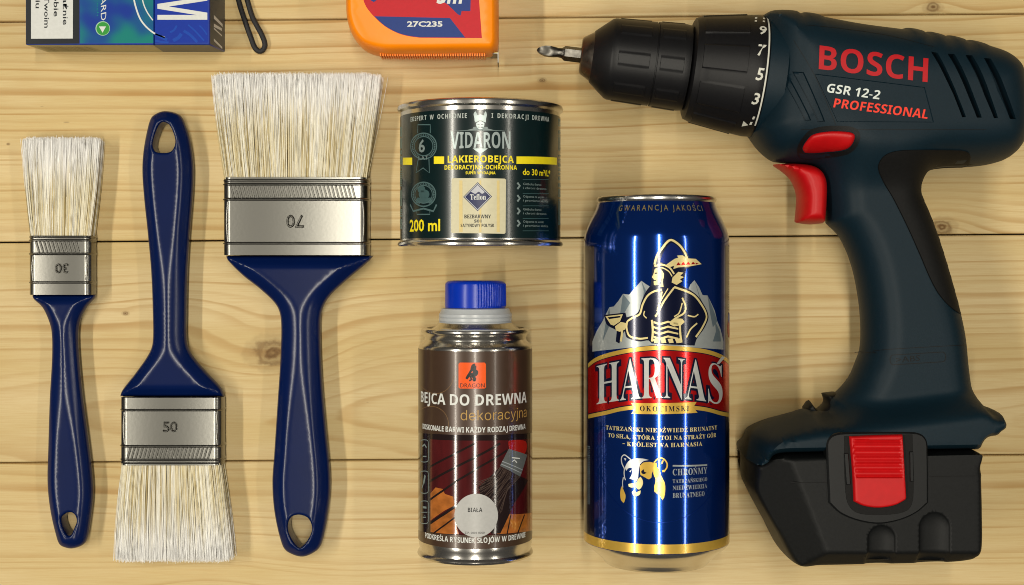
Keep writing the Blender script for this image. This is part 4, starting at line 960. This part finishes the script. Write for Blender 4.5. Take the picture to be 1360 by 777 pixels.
# ------------------------------------------------------------------ tape measure
tz = 16.0
tm = Thing('tape_measure', 'orange tape measure with a red and blue label, cut off by the top edge', 'tape measure', (*W(560, -20), 0))
t_or = mat('orange_plastic', srgb(250, 138, 0), .38, spec=.35, noise=.04, nscale=80, bump=.02, bscale=900)
out = pxloop([(461.5, 10), (463, 30), (470, 50), (484, 66), (505, 73.5), (530, 75, ), (640, 73.8, 'c'), (655, 73), (661, 66), (662.5, 50), (661, -40), (655, -80), (630, -104), (560, -112), (500, -108), (470, -80), (462, -30)], tz, 1.2)
def t_top(v, d): return tz+np.maximum(.3, 15.6*dome(d, 4.0, 2.4))
V, Fc = inflate([out], t_top, lambda v, d: 2*tz-t_top(v, d)+0.1, 3.0, (.1, .4, .9, 1.6, 2.5, 3.6))
part(tm, 'case', V, Fc, t_or, smooth=50)
tzt = tz+15.6
Zt = lambda pts: [(440+p[0]*.2353, p[1]*.2353, *p[2:]) for p in pts]
def tpoly(p, step=.6): return spline([(*W(q[0], q[1], tzt), *q[2:]) for q in Zt(p)], step)
red_l = ink('label_red', 184, 3, 26, .5); blue_l = ink('label_blue', 12, 48, 120, .5)
lr = flat(tm, 'label', tpoly([(178, -20), (186, 14), (202, 46), (240, 92), (300, 146), (370, 185), (430, 203), (500, 213, 'c'), (850, 215, 'c'), (834, 0, 'c'), (822, -200, 'c'), (780, -330), (600, -380), (400, -360), (230, -260), (185, -120)]), tzt+.05, red_l)
flat(tm, 'label_band', tpoly([(243, 92, 'c'), (670, 102, 'c'), (756, 212.5, 'c'), (500, 210.5, 'c'), (430, 201), (370, 183), (300, 144)]), tzt+.10, blue_l, parent=lr)
flat(tm, 'label_flash', np.array([W(*q, tzt) for q in Zt([(660, 28), (715, 82), (730, 88), (736, 62), (785, 63), (788, -40), (700, -120), (560, -90), (590, -20)])]), tzt+.10, blue_l, parent=lr)
flat(tm, 'label_flash', np.array([W(*q, tzt) for q in Zt([(222, 2), (240, 12), (300, -30), (340, -120), (250, -100)])]), tzt+.10, blue_l, parent=lr)
def ttext(s, x0, x1, yb, yt, **kw): return flat_text(tm, 'label_lettering', s, 440+x0*.2353, 440+x1*.2353, yb*.2353, yt*.2353, tzt+.15, white_ink, lr, **kw)
ttext('27C235', 428, 628, 151, 120, bold=.03)
ttext('5m', 594, 742, 21, -70, bold=.03, shear=.2)
# grip ridges along the front edge
L = []
for i in range(44):
    px = 506+i*3.2; x, y = W(px, 70.5, 20)
    L.append(box(x-.3, x+.3, y-1.62, y-.2, 10, 22))
part(tm, 'grip_ridges', *join(L), t_or, smooth=30, kind='stuff')
hx, hy = W(658.5, 70, 14); hook_m = mat('hook_steel', (.16, .15, .13), .4, 1.0)
part(tm, 'tape_blade', *box(hx-6, hx+.9, hy-1.0, hy-.75, 4, 20), mat('yellow_blade', srgb(206, 186, 60), .35), smooth=0)
hk = part(tm, 'end_hook', *box(hx+.9, hx+1.4, hy-5.5, hy-.5, 4, 20), hook_m, smooth=0)
part(tm, 'hook_lip', *box(hx-2.6, hx+.9, hy-1.4, hy-1.0, 5, 20), hook_m, hk, smooth=0)

# ------------------------------------------------------------------ cordless drill
dz = 35.0
dr = Thing('cordless_drill', 'dark teal cordless drill driver lying on its side', 'drill', (*W(1180, 330), 0))
teal_p = mat('drill_shell', srgb(9, 29, 39), .50, spec=.18, noise=.08, nscale=900, bump=.12, bscale=3500)
blk_p = mat('black_plastic', (.0045, .005, .0053), .50, spec=.18, noise=.2, nscale=900, bump=.12, bscale=3500)
rub_p = mat('black_rubber', (.004, .004, .004), .65, spec=.18, noise=.2, nscale=900, bump=.15, bscale=3000)
red_p = mat('red_plastic', srgb(178, 9, 14), .45, spec=.3, noise=.05, nscale=300, bump=.06, bscale=3000)
shell = [(1009, 24, 'c'), (1022, 16), (1040, 13.2), (1056, 14.5), (1061, 18, 'c'), (1066, 16), (1084, 18.5), (1092, 22, 'c'), (1140, 31), (1196, 38.5, 'c'), (1203, 36.5), (1221, 40), (1226, 43.5, 'c'), (1230, 41.5), (1248, 45.5), (1252, 48.5, 'c'), (1257, 46.5), (1276, 51), (1279, 54.5, 'c'), (1284, 52.5), (1302, 56.5), (1307, 59), (1332, 68), (1350, 82), (1358, 100), (1363, 130), (1364, 160), (1360, 182), (1350, 200), (1334, 212), (1310, 219), (1285, 222), (1244, 223.5), (1232, 228), (1226.5, 240), (1226, 256), (1236, 280), (1250, 318), (1266, 370), (1279, 419), (1285, 450), (1289, 490), (1295, 530), (1299, 540), (1312, 541), (1326, 546), (1333, 558), (1330, 570), (1318, 578), (1303, 583), (1300, 596, 'c'), (1302, 602, 'c'), (989, 608, 'c'), (991, 590), (997, 572), (1020, 556), (1050, 546), (1066, 541), (1085, 543), (1094, 540), (1096, 525, 'c'), (1106, 520), (1124, 500), (1133, 480), (1139, 462), (1140, 430), (1136, 390), (1127, 350), (1112, 316), (1094, 297, 'c'), (1090, 260), (1080, 225), (1040, 218), (1024, 215), (1008, 202), (992, 181, 'c')]
def silhouette(pts, zmid, amt, step):
    """outline seen in the photograph -> real outline: an edge that faces away from the camera's foot is seen at its upper rim, one facing it at its lower"""
    L = spline(pts, step*2.9); q = np.roll(L, -3, 0)-np.roll(L, 3, 0); q /= np.maximum(1e-9, np.linalg.norm(q, axis=1))[:, None]
    n = np.c_[q[:, 1], -q[:, 0]]*(1 if area2(L) > 0 else -1); u = L-[PX, PY]; r = np.linalg.norm(u, axis=1); u = u/np.maximum(r, 1)[:, None]
    c = np.clip((n*u).sum(1)*2.2, -1, 1); c = np.convolve(np.r_[c[-6:], c, c[:6]], np.ones(13)/13, 'valid')
    z = zmid+amt(L, c); z = np.where((L[:, 0] > 1301) & (L[:, 1] > 541) & (L[:, 1] < 582), zmid+20, z); z = np.convolve(np.r_[z[-6:], z, z[:6]], np.ones(13)/13, 'valid'); return np.c_[(L[:, 0]-PX)*(H-z)/F, (PY-L[:, 1])*(H-z)/F]
sh_l = silhouette(shell, dz, lambda L, c: np.where((L[:, 1] > 593), 30.0*sstep(985, 1035, L[:, 0])-4*(1-sstep(985, 1035, L[:, 0])), c*(7.0+17*sstep(545, 590, L[:, 1])*(L[:, 0] < 1296)*(c > 0))), 1.0)
def inv(v):                                     # world -> picture column/row on the drill's middle level
    return PX+v[:, 0]*F/(H-dz), PY-v[:, 1]*F/(H-dz)
feats_px = [[(172, 315), (212, 318), (328, 540), (300, 540)], [(245, 322), (295, 325), (390, 545), (358, 545)]]
A4 = lambda pts: [(980+p[0]*.296, p[1]*.296) for p in pts]
A7 = lambda pts: [(1200+p[0]*.2832, 20+p[1]*.2832) for p in pts]
def shell_h(v, d):
    px, py = inv(v)
    wb = 1-sstep(188, 262, py)                  # barrel
    foot = sstep(-34, 2, py-(578-(px-1000)*.122))
    left = 1-sstep(1000, 1045, px)
    b = 19.5+(31.5-19.5)*wb; b = b+(34.3-b)*foot
    w = 13.5+(24-13.5)*wb; w = w+(5.0-w)*foot; w = w-(w-1.2)*sstep(588, 600, py)*foot
    p = 2.1+.35*wb
    h = b*dome(d, w, p)
    return np.maximum(h, .3)
def P_shell(pts):                               # picture points -> (x, y) on the upper shell surface
    q = np.array([p[:2] for p in pts], float); z = np.full(len(q), dz+25.0)
    for _ in range(6):
        xy = np.c_[(q[:, 0]-PX)*(H-z)/F, (PY-q[:, 1])*(H-z)/F]
        z = dz+shell_h(xy, sdist(xy, [sh_l]))
    return xy
def dens(poly, step=1.0): return spline([(*p, 'c') for p in poly], step)
cuts = [(dens(P_shell(A4(p))), 1.1) for p in feats_px]
vent_px = [[(130, 172), (158, 178), (240, 345), (292, 478), (276, 478), (235, 372)], [(208, 182), (238, 184), (310, 330), (366, 480), (345, 480), (285, 330)], [(292, 188), (322, 190), (390, 330), (442, 482), (425, 482), (365, 340)], [(378, 202), (408, 205), (470, 330), (526, 488), (500, 485), (440, 350)]]
cuts += [(dens(P_shell(A7(p))), 6.0) for p in vent_px]
panel = dens(P_shell(A4([(345, 332), (838, 392), (878, 548), (446, 546)])), 1.5); cuts.append((panel, .45))
feats = []
for c, dp in cuts: feats += [grow(c, .12), grow(c, -.18)]
def shell_cut(v, d):
    h = shell_h(v, d)
    for c, dp in cuts:
        ins = inside(v, c); h = np.where(ins, h-dp, h)
    return dz+h
V, Fc = inflate([sh_l], shell_cut, lambda v, d: 2*dz-(dz+shell_h(v, d)), 1.9, (.12, .45, 1.0, 1.9, 3.0, 4.4), feats)
body = part(dr, 'housing', V, Fc, teal_p, smooth=48)
def surf(xy, off): return dz+shell_h(xy, sdist(xy, [sh_l]))+off
def shell_print(nm, vf, off, m, par=None):
    v, f = vf; v = np.asarray(v)[:, :2]; v, f = cut_cols(v, f, 5.0); v, f = cut_cols(v[:, ::-1], f, 5.0); v = v[:, ::-1]
    xy = P_shell(v); V = np.c_[xy, surf(xy, off)]
    return part(dr, nm, V, face_up(V, f, lambda c: np.array([0, 0, 1.0])), m, par, smooth=60)
def slant_text(nm, s, p0, p1, cap, lean, off, m, raise_=0, **kw):
    """lettering along the line p0 -> p1 (picture points), capitals cap rows high, with a lean in columns"""
    v, f = text2d(s, **kw); w = v[:, 0].max(); p0, p1 = np.array(p0), np.array(p1)
    dv = (p1-p0)/w; P = p0+v[:, :1]*dv+v[:, 1:2]*np.array([lean, -cap])
    return shell_print(nm, (P, f), off, m, body)
a4 = lambda x, y: (980+x*.296, y*.296)
logo_red = ink('logo_red', 172, 10, 22, .55); orange_red = ink('model_orange', 226, 58, 40, .4); white_m = ink('model_white', 206, 214, 210, .4)
slant_text('brand_lettering', sansb('BOSCH'), a4(362, 310), a4(850, 369), 29.8, 1.2, .25, logo_red, font='math')
slant_text('model_lettering', sansb('GSR 12-2'), a4(397, 413), a4(634, 446), 11.0, 2.6, -.2, white_m, font='math')
slant_text('model_lettering', sansb('PROFESSIONAL'), a4(428, 481), a4(850, 533), 11.2, 2.6, -.2, orange_red, font='math')
# moulded seam lines and the oval plate on the lower grip
def groove(nm, pts, w, off=.05): 
    v, f = stroke(spline(pts, 1.0, False), w); return shell_print(nm, (v, f), off, blk_p, body)
groove('seam', [(1135, 468), (1180, 464), (1230, 461), (1286, 458)], .8)
groove('seam', [a4(250, 180), a4(345, 340), a4(440, 560)], .7)
groove('seam', [(1064, 172), (1100, 172), (1180, 172), (1310, 172)], .6)
groove('seam', [(1069, 33), (1120, 38), (1180, 47), (1240, 62)], .6)
v, f = stroke(np.array([(1188+4*math.cos(a)-2, 478+6.5*math.sin(a)) for a in np.linspace(math.pi/2, 3*math.pi/2, 10)]+[(1252+4*math.cos(a), 474+6.5*math.sin(a)) for a in np.linspace(-math.pi/2, math.pi/2, 10)]), 1.0, True)
shell_print('oval_plate', (v, f), .10, blk_p, body)
slant_text('plate_lettering', '>ABS', (1190, 482), (1222, 479), 7.5, 0, .12, blk_p)
# black rubber grip
gr = [(1166, 222), (1172, 209), (1186, 201.5), (1215, 199), (1270, 199.5), (1285, 202), (1289, 210), (1286, 220.5, 'c'), (1245, 224), (1234, 229), (1228, 240), (1227.5, 256), (1237, 280), (1251, 318), (1267, 370), (1280, 420, 'c'), (1262, 408), (1246, 390), (1234, 368), (1222, 340), (1205, 302), (1186, 264), (1172, 240)]
if area2(sh_l) < 0: sh_l = sh_l[::-1]
gxy = P_shell(spline(gr, 2.5))
for i in np.where(~inside(gxy, grow(sh_l, -.3)))[0]:      # keep the pad's outer edge on the shell's own edge
    gxy[i] = grow(sh_l, .25)[np.argmin(((sh_l-gxy[i])**2).sum(1))]
def g_top(v, d): return surf(v, .75)-np.where(d < .2, .5, 0)
V, Fc = inflate([gxy], g_top, lambda v, d: surf(v, -.8), 1.6, (.25, .7))
part(dr, 'rubber_grip', V, Fc, rub_p, smooth=50)
# direction switch and trigger
sw = P_shell(spline([(1066, 197), (1072, 186), (1080, 178.5), (1100, 174.5), (1126, 175), (1134, 178), (1135, 184), (1130, 194), (1122, 199), (1100, 202), (1070, 203)], 1.5))
s_sw = spline(np.c_[sw, np.zeros(len(sw))][:, :2].tolist(), .8)
def sw_top(v, d): return surf(v, -.4)+3.4*dome(d, 2.6, 2.2)
V, Fc = inflate([s_sw], sw_top, lambda v, d: surf(v, -2.0), 1.1, (.15, .5, 1.1, 1.9)); part(dr, 'direction_switch', V, Fc, red_p, smooth=60)
rc = grow(s_sw, 1.3)
v, f = stroke(rc, 2.0, True); V = np.c_[v, surf(v, .06)]
part(dr, 'switch_slot', V, face_up(V, f, lambda c: np.array([0, 0, 1.0])), blk_p, body, smooth=60)
tg = pxloop([(1031, 217, 'c'), (1060, 216), (1082, 219), (1094, 227), (1100, 242), (1100, 270), (1098, 296, 'c'), (1080, 297.5), (1062, 295, 'c'), (1064, 275), (1064, 256), (1057, 238), (1046, 227)], dz+8, .9)
def tg_top(v, d): return dz+np.maximum(.3, 14.5*dome(d, 5.0, 2.1))
V, Fc = inflate([tg], tg_top, lambda v, d: 2*dz-tg_top(v, d), 1.2, (.12, .5, 1.1, 2.0, 3.2)); part(dr, 'trigger', V, Fc, red_p, smooth=60)
# the belt-clip lug behind the front of the foot
lug = pxloop([(1066, 543, 'c'), (1074, 531, 'c'), (1084, 543), (1090, 540), (1095, 533), (1092, 522, 'c'), (1108, 520, 'c'), (1114, 530), (1112, 544), (1100, 550), (1076, 549)], dz-4, .8)
def lg_top(v, d): return dz-4+np.maximum(.3, 9*dome(d, 2.5, 2))
V, Fc = inflate([lug], lg_top, lambda v, d: 2*(dz-4)-lg_top(v, d), 1.0, (.12, .5, 1.2)); part(dr, 'clip_lug', V, Fc, blk_p, smooth=55)
# battery
bt_l = silhouette([(989, 606, 'c'), (1302, 599.5, 'c'), (1304, 625), (1305.5, 680), (1305, 725), (1300, 738), (1288, 746), (1240, 750.5), (1160, 753), (1090, 754.5), (1068, 753.5), (1048, 742), (1034, 726), (1016, 692), (996, 655), (988, 636)], dz, lambda L, c: np.where((L[:, 1] < 609) & (L[:, 0] > 989), 30.0*sstep(985, 1035, L[:, 0])-4*(1-sstep(985, 1035, L[:, 0])), np.where(c > 0, c*25.0, c*9)), 1.0)
sc_px = [(1168, 714, 18.5), (1238, 699, 20.5)]
def bat_cut(v, d):
    px, py = PX+v[:, 0]*F/(H-dz-30), PY-v[:, 1]*F/(H-dz-30); h = 33.6*dome(d, 1.0+3.6*sstep(602, 625, py), 2.3)
    u = (px-1040)*.935-(py-604)*.36               # sloping cheek on the left
    h = np.minimum(h, 33.6-np.clip(-(u-6), 0, 80)*.22)
    h = np.minimum(h, 33.6-np.clip(py-732, 0, 30)*.35)
    for cx, cy, r in sc_px:
        dx = px-cx; dy = np.where(py > cy, 0, py-cy); q = np.hypot(dx, dy)
        h = np.where(q < r, h-1.9*np.clip(1-(q/r)**2, 0, 1)**.5, h)
    return dz+np.maximum(.3, h)
fe = []
for cx, cy, r in sc_px:
    for rr in (r+.4, r-.6, r-2): fe.append(np.array([W(*q, dz+30) for q in [(cx+rr*math.cos(a), cy+rr*math.sin(a)) for a in np.linspace(math.pi, 2*math.pi, 26)]+[(cx+rr, y) for y in np.arange(cy+2, 746, 2)]+[(cx-rr, y) for y in np.arange(cy+2, 746, 2)[::-1]]]))
V, Fc = inflate([bt_l], bat_cut, lambda v, d: 2*dz-(dz+np.maximum(.3, 34.3*dome(d, 4.6, 2.3))), 1.35, (.12, .45, 1.0, 1.8, 2.8, 4.0), fe)
bat = part(dr, 'battery_pack', V, Fc, blk_p, smooth=75)
ztop = dz+33.6
gl_p = mat('smooth_black_plastic', (.005, .0055, .006), .38, spec=.3, noise=.1, nscale=500)
def slab(nm, pts, z0, z1, inset, m, par=None, step=.8): return part(dr, nm, *frustum(pxloop(pts, z1, step), z0, z1, inset), m, par, smooth=40)
bz = slab('latch_bezel', [(1098, 600), (1099, 586), (1106, 578), (1120, 575), (1210, 574), (1224, 577), (1231, 585), (1232.5, 600), (1233, 668, 'c'), (1218, 681), (1196, 691), (1168, 696), (1140, 692), (1116, 682), (1101, 668, 'c')], ztop-5, ztop+1.5, .7, gl_p, bat)
slab('latch_well', [(1121, 579, 'c'), (1212, 577, 'c'), (1213, 660), (1205, 678), (1170, 684), (1136, 680), (1124, 662)], ztop, ztop+1.65, .1, rub_p, bz)
for p in ([(1121, 602), (1127, 602), (1130, 644), (1124, 644)], [(1208, 600), (1213, 600), (1214, 640), (1209, 640)]): slab('guide_rail', [(*q, 'c') for q in p], ztop, ztop+2.3, .3, gl_p, bz)
ll = pxloop([(1129, 580, 'c'), (1165, 578.5), (1200.5, 577.5, 'c'), (1203, 620), (1205.5, 664, 'c'), (1190, 672), (1168, 675.5), (1148, 673), (1135, 667, 'c'), (1133, 625)], ztop+4, .8)
def l_top(v, d):
    px = PX+v[:, 0]*F/(H-ztop-4); py = PY-v[:, 1]*F/(H-ztop-4)
    rib = np.where((py > 585) & (py < 634) & (px > 1133+(py-580)*.03) & (px < 1200+(py-580)*.05), 1.0, 0)
    t = ((py-585) % 8.1)/8.1
    return ztop+1.2+2.6*dome(d, 1.0, 2.0)-rib*(1.1*(.5+.5*np.cos(2*math.pi*t)))*np.clip(d-.6, 0, 1)
V, Fc = inflate([ll], l_top, lambda v, d: np.full(len(v), ztop+.5), .62, (.12, .4, .8, 1.2))
part(dr, 'release_latch', V, Fc, red_p, bat, smooth=60)
v, f = stroke(np.array([W(*p, ztop) for p in ((1050, 641), (1075, 641), (1099, 640.5))]), .35); flat(dr, 'seam', (v, f), ztop+.04, rub_p, parent=bat)
v, f = stroke(np.array([W(*p, ztop) for p in ((1234, 633), (1270, 632.5), (1297, 632))]), .35); flat(dr, 'seam', (v, f), ztop+.04, rub_p, parent=bat)
# clutch collar, chuck and bit on the drill's axis
g0, g1 = np.array(W(714, 66.5, dz)), np.array(W(1000, 101.5, dz))
ad = (g1-g0)/np.linalg.norm(g1-g0); ax3 = np.array([ad[0], ad[1], 0]); sd3 = np.array([-ad[1], ad[0], 0]); A0 = np.array([g0[0], g0[1], dz])
def S(px): return (px-714)/(1000-714)*np.linalg.norm(g1-g0)
def turned(prof, m, nm, seg=96, rmod=None, par=None, smooth=35): return part(dr, nm, *lathe(A0, ax3, (0, 0, 1), sd3, prof, seg, rmod), m, par, smooth=smooth)
col_prof = [(S(913), 15), (S(914), 21.5), (S(916), 23.0), (S(922), 23.8), (S(935), 24.6), (S(985), 27.2), (S(996), 27.6), (S(1006), 27.4), (S(1010), 26.5)]
def col_r(s, a, r):
    if S(924) < s < S(980):
        k = (a*9/(2*math.pi)+.15) % 1; return r+(.45 if k < .62 else 0)
    return r
pr2 = [(s, r) for s, r in col_prof]; pr2 = sorted(pr2+[(S(924.2), 24.0), (S(923.8), 23.9), (S(979.8), 26.95), (S(980.2), 26.95)])
clut = turned(pr2, mat('clutch_plastic', (.005, .005, .006), .45, spec=.22, noise=.1, nscale=600, bump=.08, bscale=3000), 'clutch_collar', 216, col_r, smooth=30)
turned([(S(1006), 26.0), (S(1007), 27.9), (S(1016), 28.3), (S(1030), 28.6), (S(1034), 27)], teal_p, 'collar_seat', 96)
chk = mat('chuck_plastic', (.005, .005, .006), .42, spec=.25, noise=.1, nscale=600, bump=.08, bscale=3000)
ch_prof = [(S(786), 6), (S(786.2), 11.6), (S(788), 12.2), (S(808), 18.0), (S(812), 18.5), (S(850), 18.9), (S(866), 19.1), (S(866.4), 18.6), (S(868), 18.6), (S(868.4), 19.2), (S(905), 19.7), (S(911), 19.4), (S(912), 17)]
def chk_r(s, a, r):
    if S(818) < s < S(858) or S(872) < s < S(902):
        k = (a*8/(2*math.pi)+.31) % 1; return r+(.32 if k < .36 else 0)
    return r
ch_prof = sorted(ch_prof+[(S(q), r) for q, r in ((817.8, 18.55), (818.2, 18.55), (857.8, 19.0), (858.2, 19.0), (871.8, 19.25), (872.2, 19.25), (901.8, 19.65), (902.2, 19.65))])
turned(ch_prof, chk, 'chuck', 192, chk_r, smooth=30)
steel_d = mat('dark_steel', (.16, .14, .12), .34, 1.0, rvar=.08, nscale=300)
turned([(S(771), 4.5), (S(771.4), 7.6), (S(773), 8.4), (S(787), 11.4), (S(788), 11)], steel_d, 'chuck_jaws', 48)
bit_m = mat('bit_steel', (.09, .085, .075), .36, 1.0, rvar=.08, nscale=400)
hexr = lambda s, a, r: r/math.cos(((a+math.pi/6) % (math.pi/3))-math.pi/6)*.93 if s > S(747) else r*(1-.34*max(0, min(1, (S(741)-s)/6))*abs(math.cos(2*a))**.6)
bpf = [(S(713), .3), (S(714.5), 1.3), (S(718), 2.2), (S(724), 3.1), (S(730), 3.2), (S(736), 2.7), (S(741), 2.15), (S(746), 2.3), (S(747.5), 2.5), (S(750), 3.15), (S(752), 3.2), (S(775), 3.2)]
turned(bpf, bit_m, 'driver_bit', 48, hexr, smooth=30)
# white ring and the torque numbers round the collar
def ring_pt(s, t, off): 
    r = np.interp(s, [p[0] for p in col_prof], [p[1] for p in col_prof])+off; a = t/27.3
    return A0+s[:, None]*ax3+r[:, None]*(np.cos(a)[:, None]*np.array([0, 0, 1.0])+np.sin(a)[:, None]*sd3)
a_ = np.linspace(-1.05, 1.35, 60); s_a, s_b = np.full(60, S(1003.2)), np.full(60, S(1005.2))
V = np.vstack([ring_pt(s_a, a_*27.3, .08), ring_pt(s_b, a_*27.3, .08)]); Fc = [(i, i+1, 61+i, 60+i) for i in range(59)]
up_ = lambda c: c-(A0+((c-A0)@ax3)*ax3)
mark = ink('mark_white', 196, 196, 186, .4)
part(dr, 'scale_ring', V, face_up(V, Fc, up_), mark, clut, smooth=60)
for s, yc, dy in (('1', 160, 0), ('3', 131, 0), ('5', 98, 0), ('7', 66, 0), ('9', 39.5, 0), ('11', 25.5, 0)):
    # height of the number on the rim from its picture row
    ag = np.linspace(-1.45, 1.45, 400); pp = ring_pt(np.full(400, S(994)), ag*27.3, .1); rows_ = PY-pp[:, 1]*F/(H-pp[:, 2])
    ang = ag[np.argmin(abs(rows_-yc))]; t = math.sin(ang)
    v, f = text2d(s, bold=.02, shear=.12); h = 5.4; v = v*h; v[:, 0] *= .95
    ss = S(1001.0)-v[:, 0].max()+v[:, 0]-(0 if abs(t) > .9 else 0); tt_ = ang*27.3+v[:, 1]-h/2
    V = ring_pt(ss, tt_, .12); part(dr, 'scale_number', V, face_up(V, f, up_), mark, clut, smooth=60)
v = np.array([(0, -2), (0, 2.2), (2.6, 0)]); ang = ag[np.argmin(abs(rows_-166))]
V = ring_pt(S(988)+v[:, 0], ang*27.3+v[:, 1], .12); part(dr, 'scale_arrow', V, face_up(V, [(0, 1, 2)], up_), mark, clut, smooth=60)
